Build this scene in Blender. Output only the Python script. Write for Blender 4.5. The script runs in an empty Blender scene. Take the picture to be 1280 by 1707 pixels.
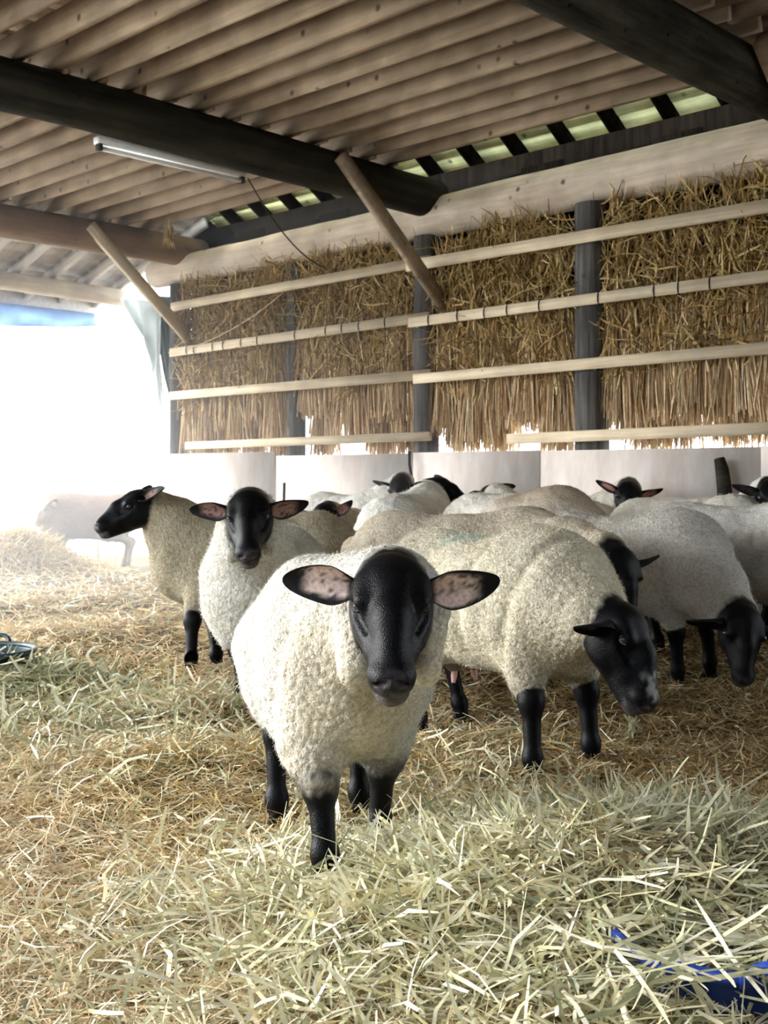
import bpy, math, random
import numpy as np
from mathutils import Vector, Matrix

random.seed(7)
RNG = np.random.default_rng(11)
scene = bpy.context.scene
COL = scene.collection

BARN_ANG = math.atan2(-0.6986, 0.7155)      # back wall against the line of sight
# ------------------------------------------------------------------ camera
FPX = 1946.0            # focal length in pixels of the 1280x1707 frame
EYE = 1.05              # camera height
HOR = 794.0             # row of the horizon
cam_data = bpy.data.cameras.new('camera')
cam_data.sensor_fit = 'VERTICAL'
cam_data.sensor_height = 36.0
cam_data.sensor_width = 27.0
cam_data.lens = FPX / 1707.0 * 36.0
cam_data.shift_y = -(853.5 - HOR) / 1707.0
cam_data.clip_start = 0.05
cam_data.clip_end = 500
cam_data.dof.use_dof = True
cam_data.dof.focus_distance = 2.95
cam_data.dof.aperture_fstop = 10.0
cam = bpy.data.objects.new('camera', cam_data)
COL.objects.link(cam)
cam.location = (0, 0, EYE)
cam.rotation_euler = (math.pi / 2, 0, -BARN_ANG)      # the world axes follow the barn's walls
scene.camera = cam

# ------------------------------------------------------------------ light
world = bpy.data.worlds.new('overcast_sky')
scene.world = world
world.use_nodes = True
_bg = world.node_tree.nodes['Background']
_bg.inputs['Color'].default_value = (0.84, 0.93, 1.0, 1)
_bg.inputs['Strength'].default_value = 5.5
sun_data = bpy.data.lights.new('hazy_sun', 'SUN')
sun_data.energy = 9.0
sun_data.angle = math.radians(38)
sun_data.color = (1.0, .97, .92)
sun = bpy.data.objects.new('hazy_sun', sun_data)
COL.objects.link(sun)
sun.rotation_euler = (Matrix.Rotation(-BARN_ANG, 3, 'Z') @ Vector((1.0, -.25, -.40))).to_track_quat('-Z', 'Y').to_euler()
scene.view_settings.view_transform = 'Standard'
scene.view_settings.look = 'None'
scene.view_settings.gamma = 1.0
scene.view_settings.use_curve_mapping = False
scene.view_settings.exposure = 0.62
scene.cycles.max_bounces = 6
scene.cycles.diffuse_bounces = 4

# ------------------------------------------------------------------ frames
# camera-ground frame: x right, y away, z up.  Barn frame: U along the back wall, V towards it.
BM = Matrix.Rotation(BARN_ANG, 4, 'Z')
UX, UY = math.cos(BARN_ANG), math.sin(BARN_ANG)
VX, VY = -UY, UX

def W(px, py, d):
    return np.array([(px - 640) / FPX * d, d, EYE - (py - HOR) / FPX * d])
def to_uv(x, y):
    return x * UX + y * UY, x * VX + y * VY
def wall_u(px, v):
    t = (px - 640) / FPX
    d = v / (t * VX + VY)
    return t * d * UX + d * UY
def smooth(a, b, x):
    t = np.clip((x - a) / (b - a), 0, 1)
    return t * t * (3 - 2 * t)

# ------------------------------------------------------------------ noise
_perm = RNG.permutation(4096)
_vals = RNG.random(4096) * 2 - 1
def _h(ix, iy, iz):
    return _perm[(_perm[(_perm[ix & 4095] + iy) & 4095] + iz) & 4095]
def vnoise(p):
    p = np.asarray(p, dtype=np.float64)
    i = np.floor(p).astype(np.int64); f = p - i
    f = f * f * (3 - 2 * f)
    r = 0
    for dx in (0, 1):
        wx = f[..., 0] if dx else 1 - f[..., 0]
        for dy in (0, 1):
            wy = f[..., 1] if dy else 1 - f[..., 1]
            for dz in (0, 1):
                wz = f[..., 2] if dz else 1 - f[..., 2]
                r = r + wx * wy * wz * _vals[_h(i[..., 0] + dx, i[..., 1] + dy, i[..., 2] + dz)]
    return r
_jit = RNG.random((4096, 3))
def worley(p):
    p = np.asarray(p, dtype=np.float64)
    i = np.floor(p).astype(np.int64)
    f1 = np.full(p.shape[:-1], 9.0); f2 = f1.copy()
    for dx in (-1, 0, 1):
        for dy in (-1, 0, 1):
            for dz in (-1, 0, 1):
                c = i + np.array([dx, dy, dz])
                q = c + _jit[_h(c[..., 0], c[..., 1], c[..., 2])]
                d = np.sqrt(((p - q) ** 2).sum(-1))
                f2 = np.minimum(f2, np.maximum(f1, d)); f1 = np.minimum(f1, d)
    return f1, f2
def noise2(x, y, s, seed=0.0):
    x = np.asarray(x, dtype=np.float64); y = np.asarray(y, dtype=np.float64)
    return vnoise(np.stack([x * s + seed, y * s - seed, np.full_like(x, seed + .37)], -1))

# ------------------------------------------------------------------ scene helpers
def tag(o, label=None, cat=None, group=None, kind=None):
    if label: o['label'] = label
    if cat: o['category'] = cat
    if group: o['group'] = group
    if kind: o['kind'] = kind
    return o
def empty(name, loc=(0, 0, 0), rz=0.0, parent=None):
    o = bpy.data.objects.new(name, None)
    o.empty_display_size = 0.1
    COL.objects.link(o)
    o.location = loc; o.rotation_euler = (0, 0, rz)
    if parent: o.parent = parent
    return o
def mesh_np(name, V, F, mat, col=None, smooth_shade=False, extra=None):
    """F: (n,3) or (n,4) int array, or list of such arrays"""
    me = bpy.data.meshes.new(name)
    Fs = F if isinstance(F, list) else [F]
    Fs = [np.asarray(f, dtype=np.int32) for f in Fs if len(f)]
    V = np.asarray(V, dtype=np.float32)
    me.vertices.add(len(V)); me.vertices.foreach_set('co', V.ravel())
    nl = sum(f.size for f in Fs); npoly = sum(len(f) for f in Fs)
    me.loops.add(nl); me.polygons.add(npoly)
    me.loops.foreach_set('vertex_index', np.concatenate([f.ravel() for f in Fs]))
    tot = np.concatenate([np.full(len(f), f.shape[1], dtype=np.int32) for f in Fs])
    start = np.concatenate([[0], np.cumsum(tot)[:-1]]).astype(np.int32)
    me.polygons.foreach_set('loop_start', start)
    if smooth_shade:
        me.polygons.foreach_set('use_smooth', np.ones(npoly, dtype=bool))
    if col is not None:
        a = me.attributes.new('col', 'FLOAT_COLOR', 'POINT')
        c = np.ones((len(V), 4), dtype=np.float32); c[:, :3] = col
        a.data.foreach_set('color', c.ravel())
    if extra is not None:
        for k, v in extra.items():
            a = me.attributes.new(k, 'FLOAT', 'POINT')
            a.data.foreach_set('value', np.asarray(v, dtype=np.float32))
    me.update(calc_edges=True)
    me.materials.append(mat)
    return me
def obj(name, me, parent=None, loc=(0, 0, 0), rz=0.0):
    o = bpy.data.objects.new(name, me)
    COL.objects.link(o)
    o.location = loc; o.rotation_euler = (0, 0, rz)
    if parent: o.parent = parent
    return o
def barn_obj(name, me, loc=(0, 0, 0)):
    return obj(name, me, None, BM @ Vector(loc), BARN_ANG)

BOXF = np.array([[0, 1, 3, 2], [4, 6, 7, 5], [0, 4, 5, 1], [2, 3, 7, 6], [0, 2, 6, 4], [1, 5, 7, 3]])
def box_vf(c, s):
    v = np.array([[x, y, z] for x in (-.5, .5) for y in (-.5, .5) for z in (-.5, .5)]) * np.asarray(s) + np.asarray(c)
    return v, BOXF
class MB:
    def __init__(s): s.v = []; s.f3 = []; s.f4 = []; s.n = 0; s.c = []
    def add(s, v, f, c=None):
        f = np.asarray(f) + s.n
        (s.f4 if f.shape[1] == 4 else s.f3).append(f)
        s.v.append(np.asarray(v, dtype=float)); s.n += len(v)
        if c is not None: s.c.append(np.tile(np.asarray(c, dtype=float), (len(v), 1)))
    def box(s, c, sz, col=None):
        v, f = box_vf(c, sz); s.add(v, f, col)
    def tube(s, pts, rad, n=8, col=None, cap=True):
        v, f4, f3 = tube_vf(pts, rad, n, cap)
        b = s.n; s.v.append(v); s.n += len(v); s.f4.append(f4 + b)
        if len(f3): s.f3.append(f3 + b)
        if col is not None: s.c.append(np.tile(np.asarray(col, dtype=float), (len(v), 1)))
    def mesh(s, name, mat, sm=False):
        fs = []
        if s.f4: fs.append(np.concatenate(s.f4))
        if s.f3: fs.append(np.concatenate(s.f3))
        return mesh_np(name, np.concatenate(s.v), fs, mat, np.concatenate(s.c) if s.c else None, sm)
def tube_vf(pts, rad, n=8, cap=True):
    pts = np.asarray(pts, dtype=float); m = len(pts)
    rad = np.broadcast_to(np.asarray(rad, dtype=float), (m,))
    T = np.gradient(pts, axis=0); T /= np.linalg.norm(T, axis=1)[:, None] + 1e-12
    up = np.array([0, 0, 1.0]) if abs(T[0][2]) < .9 else np.array([1.0, 0, 0])
    A = np.cross(T, up); A /= np.linalg.norm(A, axis=1)[:, None] + 1e-12
    B = np.cross(A, T)
    th = np.arange(n) / n * 2 * math.pi
    v = (pts[:, None] + rad[:, None, None] * (np.cos(th)[None, :, None] * A[:, None] + np.sin(th)[None, :, None] * B[:, None])).reshape(-1, 3)
    i = np.arange(m - 1)[:, None] * n; j = np.arange(n)[None]; k = (j + 1) % n
    f4 = np.stack([i + j, i + k, i + n + k, i + n + j], -1).reshape(-1, 4)
    f3 = np.zeros((0, 3), int)
    if cap:
        v = np.concatenate([v, pts[:1], pts[-1:]]); a = m * n
        j = np.arange(n); k = (j + 1) % n
        f3 = np.concatenate([np.stack([np.full(n, a), k, j], -1), np.stack([np.full(n, a + 1), (m - 1) * n + j, (m - 1) * n + k], -1)])
    return v, f4, f3

# ------------------------------------------------------------------ materials
def new_mat(name):
    m = bpy.data.materials.new(name); m.use_nodes = True
    nt = m.node_tree; b = nt.nodes['Principled BSDF']
    return m, nt, b
def col4(c): return (c[0], c[1], c[2], 1)
def wood_mat(name, dark, light, scale=(3, 40, 40), rough=.8, bump=.3, spots=0.0, obj_var=.25, spec=.2):
    m, nt, b = new_mat(name); N = nt.nodes; L = nt.links
    tc = N.new('ShaderNodeTexCoord'); mp = N.new('ShaderNodeMapping'); mp.inputs['Scale'].default_value = scale
    oi = N.new('ShaderNodeObjectInfo')
    add = N.new('ShaderNodeVectorMath'); add.operation = 'ADD'
    sc = N.new('ShaderNodeVectorMath'); sc.operation = 'SCALE'; sc.inputs[0].default_value = (37, 11, 23)
    L.new(oi.outputs['Random'], sc.inputs['Scale'])
    L.new(tc.outputs['Object'], add.inputs[0]); L.new(sc.outputs[0], add.inputs[1]); L.new(add.outputs[0], mp.inputs[0])
    n1 = N.new('ShaderNodeTexNoise'); n1.inputs['Scale'].default_value = 1.0; n1.inputs['Detail'].default_value = 6; n1.inputs['Roughness'].default_value = .65
    L.new(mp.outputs[0], n1.inputs['Vector'])
    rp = N.new('ShaderNodeValToRGB'); rp.color_ramp.elements[0].position = .32; rp.color_ramp.elements[1].position = .68
    rp.color_ramp.elements[0].color = col4(dark); rp.color_ramp.elements[1].color = col4(light)
    L.new(n1.outputs['Fac'], rp.inputs[0])
    last = rp.outputs[0]
    # blotches (dirt, weathering)
    n2 = N.new('ShaderNodeTexNoise'); n2.inputs['Scale'].default_value = 3.5; n2.inputs['Detail'].default_value = 3
    L.new(add.outputs[0], n2.inputs['Vector'])
    r2 = N.new('ShaderNodeMapRange'); r2.inputs[1].default_value = .3; r2.inputs[2].default_value = .7
    r2.inputs[3].default_value = 1 - obj_var; r2.inputs[4].default_value = 1 + obj_var
    L.new(n2.outputs['Fac'], r2.inputs[0])
    mx = N.new('ShaderNodeVectorMath'); mx.operation = 'SCALE'
    L.new(last, mx.inputs[0]); L.new(r2.outputs[0], mx.inputs['Scale']); last = mx.outputs[0]
    if spots > 0:
        vo = N.new('ShaderNodeTexVoronoi'); vo.inputs['Scale'].default_value = spots
        L.new(add.outputs[0], vo.inputs['Vector'])
        r3 = N.new('ShaderNodeMapRange'); r3.inputs[1].default_value = .06; r3.inputs[2].default_value = .14; r3.inputs[3].default_value = .25; r3.inputs[4].default_value = 1
        L.new(vo.outputs['Distance'], r3.inputs[0])
        m3 = N.new('ShaderNodeVectorMath'); m3.operation = 'SCALE'
        L.new(last, m3.inputs[0]); L.new(r3.outputs[0], m3.inputs['Scale']); last = m3.outputs[0]
    L.new(last, b.inputs['Base Color'])
    b.inputs['Roughness'].default_value = rough
    b.inputs['Specular IOR Level'].default_value = spec
    bp = N.new('ShaderNodeBump'); bp.inputs['Strength'].default_value = bump; bp.inputs['Distance'].default_value = .02
    L.new(n1.outputs['Fac'], bp.inputs['Height']); L.new(bp.outputs[0], b.inputs['Normal'])
    return m
def plain_mat(name, c, rough=.6, spec=.3, noise=0.0, nscale=30, bump=0.0, metal=0.0, transl=0.0):
    m, nt, b = new_mat(name); N = nt.nodes; L = nt.links
    tc = N.new('ShaderNodeTexCoord')
    n1 = N.new('ShaderNodeTexNoise'); n1.inputs['Scale'].default_value = nscale; n1.inputs['Detail'].default_value = 4
    L.new(tc.outputs['Object'], n1.inputs['Vector'])
    rp = N.new('ShaderNodeValToRGB'); rp.color_ramp.elements[0].position = .3; rp.color_ramp.elements[1].position = .7
    rp.color_ramp.elements[0].color = col4([x * (1 - noise) for x in c]); rp.color_ramp.elements[1].color = col4([min(1, x * (1 + noise)) for x in c])
    L.new(n1.outputs['Fac'], rp.inputs[0]); L.new(rp.outputs[0], b.inputs['Base Color'])
    b.inputs['Roughness'].default_value = rough; b.inputs['Specular IOR Level'].default_value = spec; b.inputs['Metallic'].default_value = metal
    if bump:
        bp = N.new('ShaderNodeBump'); bp.inputs['Strength'].default_value = bump; bp.inputs['Distance'].default_value = .01
        L.new(n1.outputs['Fac'], bp.inputs['Height']); L.new(bp.outputs[0], b.inputs['Normal'])
    if transl > 0:
        tr = N.new('ShaderNodeBsdfTranslucent'); L.new(rp.outputs[0], tr.inputs['Color'])
        mix = N.new('ShaderNodeMixShader'); mix.inputs[0].default_value = transl
        L.new(b.outputs[0], mix.inputs[1]); L.new(tr.outputs[0], mix.inputs[2])
        L.new(mix.outputs[0], N['Material Output'].inputs['Surface'])
    return m
def attr_mat(name, rough=.7, spec=.2, transl=0.0, nscale=60, namp=.25, bump=0.0):
    m, nt, b = new_mat(name); N = nt.nodes; L = nt.links
    at = N.new('ShaderNodeAttribute'); at.attribute_name = 'col'
    tc = N.new('ShaderNodeTexCoord')
    n1 = N.new('ShaderNodeTexNoise'); n1.inputs['Scale'].default_value = nscale; n1.inputs['Detail'].default_value = 3
    L.new(tc.outputs['Object'], n1.inputs['Vector'])
    mr = N.new('ShaderNodeMapRange'); mr.inputs[1].default_value = .3; mr.inputs[2].default_value = .7; mr.inputs[3].default_value = 1 - namp; mr.inputs[4].default_value = 1 + namp
    L.new(n1.outputs['Fac'], mr.inputs[0])
    sc = N.new('ShaderNodeVectorMath'); sc.operation = 'SCALE'
    L.new(at.outputs['Color'], sc.inputs[0]); L.new(mr.outputs[0], sc.inputs['Scale'])
    L.new(sc.outputs[0], b.inputs['Base Color'])
    b.inputs['Roughness'].default_value = rough; b.inputs['Specular IOR Level'].default_value = spec
    if bump:
        bp = N.new('ShaderNodeBump'); bp.inputs['Strength'].default_value = bump; bp.inputs['Distance'].default_value = .006
        L.new(n1.outputs['Fac'], bp.inputs['Height']); L.new(bp.outputs[0], b.inputs['Normal'])
    if transl > 0:
        tr = N.new('ShaderNodeBsdfTranslucent'); L.new(sc.outputs[0], tr.inputs['Color'])
        mix = N.new('ShaderNodeMixShader'); mix.inputs[0].default_value = transl
        L.new(b.outputs[0], mix.inputs[1]); L.new(tr.outputs[0], mix.inputs[2])
        L.new(mix.outputs[0], N['Material Output'].inputs['Surface'])
    return m
M_log_dark = wood_mat('dark_log', (.012, .012, .009), (.055, .05, .036), (1.2, 14, 14), .9, .6, 9, .3, .06)  # same wood as the brown beam; backlit shade put into the colour
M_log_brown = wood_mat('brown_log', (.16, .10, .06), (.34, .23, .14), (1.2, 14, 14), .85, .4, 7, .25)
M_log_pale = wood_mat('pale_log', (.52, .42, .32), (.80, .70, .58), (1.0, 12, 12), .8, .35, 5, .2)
M_joist = wood_mat('joist_wood', (.29, .215, .145), (.43, .335, .24), (1.5, 22, 22), .8, .12, 5, .28)
M_lath = wood_mat('lath_wood', (.58, .46, .31), (.80, .68, .50), (1.5, 40, 40), .75, .2, 0, .15)
M_loft = wood_mat('loft_board_wood', (.36, .27, .20), (.56, .44, .33), (30, 1.5, 30), .8, .2, 0, .25)
M_roofb = wood_mat('green_lit_roof_board', (.34, .36, .16), (.66, .68, .38), (1.5, 25, 25), .85, .3, 4, .3)  # green daylight from under the eaves is put into the board colour
M_post = wood_mat('grey_post_wood', (.03, .028, .026), (.15, .14, .13), (30, 30, 1.2), .85, .5, 0, .25)
M_panel = wood_mat('whitewashed_panel', (.66, .58, .53), (.82, .76, .72), (9, 6, 2.5), .75, .15, 0, .06)
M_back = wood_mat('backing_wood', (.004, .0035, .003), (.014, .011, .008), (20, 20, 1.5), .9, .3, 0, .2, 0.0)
M_paleboard = wood_mat('pale_roof_board', (.5, .45, .40), (.74, .70, .65), (1.5, 25, 25), .8, .2, 0, .15)
M_straw = attr_mat('straw', .55, .35, .18, 40, .15)
M_sheafm = attr_mat('sheaf_straw', .6, .3, .12, 40, .2)
M_metal = plain_mat('fixture_white', (.85, .86, .85), .4, .4, .05)
M_tube = plain_mat('tube_glass', (.92, .92, .90), .2, .5, .02)
M_black = plain_mat('black_cable', (.02, .02, .02), .6, .3)
M_tarp = plain_mat('pale_tarp', (.82, .85, .84), .45, .4, .12, 6, .3, transl=.7)
M_tarp_d = plain_mat('dark_tarp', (.07, .085, .10), .5, .4, .3, 6, .3)
M_bluetarp = plain_mat('blue_tarp', (.42, .56, .78), .45, .4, .2, 5, .3, transl=.6)
M_bluetub = plain_mat('blue_plastic', (.012, .045, .30), .35, .5, .15, 12)
M_darktub = plain_mat('dark_plastic', (.03, .06, .08), .4, .5, .2, 12)
M_string = plain_mat('dark_twine', (.015, .017, .02), .8, .2)
M_steel = plain_mat('galvanised_rail', (.6, .62, .64), .4, .5, .1, 10, 0, .6)

# ================================================================== GROUND
HEAPS = [  # x, y, radius x, radius y, height
    (.62, 2.78, .55, .36, .13), (.70, 2.28, .22, .2, -.06), (.28, 2.75, .5, .35, .05), (.75, 3.25, .55, .35, .05),
    (-.75, 4.1, .5, .4, .05), (-1.75, 5.6, .45, .45, .10), (-.9, 5.1, .5, .35, .05),
    (-3.95, 12.6, .62, .5, .42), (-2.6, 9.4, .7, .6, .06), (-2.1, 7.4, .6, .5, .08), (-2.3, 6.6, .5, .4, .08), (-1.6, 8.2, .6, .5, .06),
    (-3.0, 8.6, .6, .4, .10), (-.72, 5.0, .25, .25, .04)]
def ground(x, y):
    x = np.asarray(x, dtype=float); y = np.asarray(y, dtype=float)
    h = .10 * smooth(5.6, 7.4, y) * smooth(-1.2, -.2, x)
    h = h + .018 * noise2(x, y, 2.2, 3.1) + .010 * noise2(x, y, 6.0, 7.7)
    for (a, b, rx, ry, hh) in HEAPS:
        h = h + hh * np.exp(-(((x - a) / rx) ** 2 + ((y - b) / ry) ** 2) * 1.2)
    return h
def make_ground():
    m, nt, b = new_mat('trodden_straw'); N = nt.nodes; L = nt.links
    tc = N.new('ShaderNodeTexCoord')
    n1 = N.new('ShaderNodeTexNoise'); n1.inputs['Scale'].default_value = 55; n1.inputs['Detail'].default_value = 6
    n2 = N.new('ShaderNodeTexNoise'); n2.inputs['Scale'].default_value = 1.6; n2.inputs['Detail'].default_value = 3
    L.new(tc.outputs['Object'], n1.inputs['Vector']); L.new(tc.outputs['Object'], n2.inputs['Vector'])
    rp = N.new('ShaderNodeValToRGB'); e = rp.color_ramp.elements
    e[0].position = .35; e[0].color = (.05, .032, .014, 1); e[1].position = .70; e[1].color = (.30, .21, .10, 1)
    L.new(n1.outputs['Fac'], rp.inputs[0])
    mr = N.new('ShaderNodeMapRange'); mr.inputs[1].default_value = .3; mr.inputs[2].default_value = .7; mr.inputs[3].default_value = .7; mr.inputs[4].default_value = 1.2
    L.new(n2.outputs['Fac'], mr.inputs[0])
    sc = N.new('ShaderNodeVectorMath'); sc.operation = 'SCALE'; L.new(rp.outputs[0], sc.inputs[0]); L.new(mr.outputs[0], sc.inputs['Scale'])
    L.new(sc.outputs[0], b.inputs['Base Color']); b.inputs['Roughness'].default_value = .9; b.inputs['Specular IOR Level'].default_value = .1
    bp = N.new('ShaderNodeBump'); bp.inputs['Strength'].default_value = .8; bp.inputs['Distance'].default_value = .02
    L.new(n1.outputs['Fac'], bp.inputs['Height']); L.new(bp.outputs[0], b.inputs['Normal'])
    xs = np.linspace(-7, 5, 200); ys = np.linspace(.3, 16, 260)
    X, Y = np.meshgrid(xs, ys, indexing='ij')
    edge = np.minimum.reduce([smooth(-7, -6, X), smooth(5, 4, X), smooth(16, 15, Y), smooth(.3, .8, Y)])
    Z = ground(X, Y) * edge - .03 * (1 - edge)
    V = np.stack([X, Y, Z], -1).reshape(-1, 3)
    i = np.arange(199)[:, None] * 260; j = np.arange(259)[None]
    F = np.stack([i + j, i + 260 + j, i + 261 + j, i + j + 1], -1).reshape(-1, 4)
    tag(obj('floor', mesh_np('floor', V, F, m, None, True)), kind='structure')
    mg = plain_mat('yard_ground', (.72, .70, .66), .9, .1, .2, .8, .2)
    b_ = MB(); s = 90
    b_.add([[-s, -s, -.035], [s, -s, -.035], [s, s, -.035], [-s, s, -.035]], [[0, 1, 2, 3]])
    tag(obj('ground', b_.mesh('ground', mg)), kind='structure')
make_ground()

# ================================================================== BARN
BEAM_Z = 3.43; BR = .16
PLATE_V = 7.45
WALL_U0, WALL_U1 = -10.45, 1.0
def log_mesh(name, length, r0, r1, mat, seed, n=22, rings=40, rough=.03):
    t = np.linspace(0, 1, rings)
    th = np.arange(n) / n * 2 * math.pi
    T, A = np.meshgrid(t, th, indexing='ij')
    r = (r0 + (r1 - r0) * T) * (1 + rough * vnoise(np.stack([T * length * 1.3 + seed, np.cos(A) * 1.2, np.sin(A) * 1.2 + seed], -1))
                                + rough * .6 * vnoise(np.stack([T * length * 4 + seed, np.cos(A) * 3, np.sin(A) * 3 + seed], -1)))
    wob = .02 * np.sin(T * 5 + seed)
    V = np.stack([T * length, r * np.cos(A) + wob, r * np.sin(A) + .012 * np.sin(T * 7 + 2 * seed)], -1).reshape(-1, 3)
    i = np.arange(rings - 1)[:, None] * n; j = np.arange(n)[None]; k = (j + 1) % n
    f4 = np.stack([i + j, i + k, i + n + k, i + n + j], -1).reshape(-1, 4)
    V = np.concatenate([V, [[0, 0, 0], [length, 0, 0]]]); a = rings * n
    j = np.arange(n); k = (j + 1) % n
    f3 = np.concatenate([np.stack([np.full(n, a), k, j], -1), np.stack([np.full(n, a + 1), (rings - 1) * n + j, (rings - 1) * n + k], -1)])
    return mesh_np(name, V, [f4, f3], mat, None, True)
def log_v(name, u, v0, v1, z, r0, r1, mat, seed, label):
    o = obj(name, log_mesh(name, v1 - v0, r0, r1, mat, seed), None, BM @ Vector((u, v0, z)), BARN_ANG + math.pi / 2)
    return tag(o, label, 'beam')
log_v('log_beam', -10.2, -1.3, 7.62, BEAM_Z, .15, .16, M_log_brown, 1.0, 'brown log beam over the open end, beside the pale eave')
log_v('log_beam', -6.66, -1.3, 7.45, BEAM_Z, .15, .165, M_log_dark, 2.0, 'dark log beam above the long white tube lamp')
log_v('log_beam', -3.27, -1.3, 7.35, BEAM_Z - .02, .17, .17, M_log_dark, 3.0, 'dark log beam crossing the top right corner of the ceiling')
o = barn_obj('wall_plate_log', log_mesh('wall_plate_log', 12.4, .15, .21, M_log_pale, 5.0, 24, 80, .045), (-10.75, PLATE_V, 3.27))
tag(o, 'pale peeled log running along the top of the straw wall', 'beam')
# posts
def post(u, v, w, z1, label, seed):
    b = MB()
    zs = np.linspace(-.05, z1, 14); th = np.arange(12) / 12 * 2 * math.pi
    Z, A = np.meshgrid(zs, th, indexing='ij')
    sq = 1 / np.maximum(np.abs(np.cos(A)), np.abs(np.sin(A))) ** .55
    r = w / 2 * sq * (1 + .05 * vnoise(np.stack([np.cos(A) * 2 + seed, np.sin(A) * 2, Z * 3], -1)))
    V = np.stack([r * np.cos(A), r * np.sin(A), Z], -1).reshape(-1, 3)
    i = np.arange(13)[:, None] * 12; j = np.arange(12)[None]; k = (j + 1) % 12
    b.add(V, np.stack([i + j, i + k, i + 12 + k, i + 12 + j], -1).reshape(-1, 4))
    o = barn_obj('timber_post', b.mesh('timber_post', M_post, True), (u, v, 0))
    return tag(o, label, 'post')
post(-10.3, 7.42, .20, 3.1, 'corner post where the straw wall meets the open end', 1)
post(-8.42, 7.42, .17, 3.1, 'dark post between the two left straw bays', 2)
post(-6.72, 7.40, .20, 3.1, 'dark post at the foot of the brace from the dark beam', 3)
post(-5.02, 7.38, .24, 3.1, 'weathered grey post standing clear between straw bays, furthest right', 4)
post(-3.25, 7.42, .22, 3.1, 'post under the right-hand ceiling beam beyond the frame', 5)
# braces
def brace(u, label, z0=3.5, v0=6.15, z1=2.47, v1=7.36):
    p0 = np.array([u, v0, z0]); p1 = np.array([u, v1, z1])
    d = p1 - p0; L_ = np.linalg.norm(d); d /= L_; s = np.array([1.0, 0, 0]); n = np.cross(d, s)
    V = []
    for e in (0, 1):
        for a in (-1, 1):
            for c in (-1, 1):
                V.append(p0 + d * L_ * e + s * a * .03 + n * c * .055)
    b = MB(); b.add(V, BOXF)
    return tag(barn_obj('brace', b.mesh('brace', M_lath if u < -9 else M_joist)), label, 'brace')
brace(-6.47, 'diagonal brace from the dark log beam down to the wall post')
brace(-10.02, 'pale diagonal brace from the brown log beam to the corner post')
brace(-3.06, 'short diagonal brace at the top right corner')

# ceiling: joists + loft boards
ceil = empty('ceiling', (0, 0, 0), BARN_ANG); tag(ceil, kind='structure')
def box_mesh(name, sz, mat, jitter=0.0):
    b = MB(); v, f = box_vf((0, 0, 0), sz)
    if jitter: v = v + RNG.normal(0, jitter, v.shape)
    b.add(v, f); return b.mesh(name, mat)
JV = [6.82 - .275 * i for i in range(30)]
jm = [[box_mesh('joist', (l, .045, .165), M_joist, .004) for k in range(4)] for l in (3.75, 3.7, 4.4)]
JZ = BEAM_Z + BR + .0825
for i, v in enumerate(JV):
    for bay, (uc, dv) in enumerate(((-8.43, .055), (-4.97, 0.0), (-1.0, .055))):
        o = obj('joist', jm[bay][(i + bay) % 4], ceil, (uc + RNG.normal(0, .03), v + dv + RNG.normal(0, .008), JZ + RNG.normal(0, .004)))
        o.rotation_euler = (RNG.normal(0, .02), 0, RNG.normal(0, .003))
lm = [box_mesh('loft_board', (.235, 8.15, .025), M_loft) for k in range(2)]
for i in range(58):
    u = -10.55 + i * .24
    obj('loft_board', lm[i % 2], ceil, (u, 2.80, JZ + .10 + (i % 3) * .003))
# main roof slope seen over the wall: rafters and boards with green daylight in their colour
roof = empty('roof', (0, 0, 0), BARN_ANG); tag(roof, kind='structure')
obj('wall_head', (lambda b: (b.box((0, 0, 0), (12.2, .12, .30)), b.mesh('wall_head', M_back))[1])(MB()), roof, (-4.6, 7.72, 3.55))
sl = math.radians(33)
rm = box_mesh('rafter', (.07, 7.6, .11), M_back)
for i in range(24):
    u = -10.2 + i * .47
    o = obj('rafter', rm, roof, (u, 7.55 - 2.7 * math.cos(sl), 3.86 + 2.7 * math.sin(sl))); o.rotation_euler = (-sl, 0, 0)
rb = box_mesh('roof_board', (12.0, .185, .02), M_roofb)
for i in range(41):
    t = -6.38 + i * .19
    o = obj('roof_board', rb, roof, (-4.4, 7.55 + t * math.cos(sl), 3.93 - t * math.sin(sl) + (i % 2) * .006)); o.rotation_euler = (-sl, 0, 0)
# lean-to roof over the open end
lean = empty('roof', (0, 0, 0), BARN_ANG); tag(lean, kind='structure')
ls = math.atan2(.42, 1.45)
lr = box_mesh('rafter', (2.35, .06, .10), M_paleboard)
for i in range(13):
    v = 7.55 - i * .44
    o = obj('rafter', lr, lean, (-11.15, v, 3.42)); o.rotation_euler = (0, -ls, 0)
lb = box_mesh('roof_board', (.19, 5.8, .018), M_paleboard)
for i in range(12):
    t = -1.1 + i * .2
    o = obj('roof_board', lb, lean, (-11.15 + t * math.cos(ls), 4.75, 3.485 + t * math.sin(ls))); o.rotation_euler = (0, -ls, 0)
log_v('eave_log', -11.62, 1.9, 7.6, 3.13, .095, .10, M_log_pale, 8.0, 'slim pale log carrying the eave of the open end')
o = barn_obj('gable_board', box_mesh('gable_board', (.03, 5.6, .22), M_paleboard), (-12.22, 4.8, 3.05))
tag(o, 'grey fascia board along the eave above the daylight', 'board')
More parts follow.
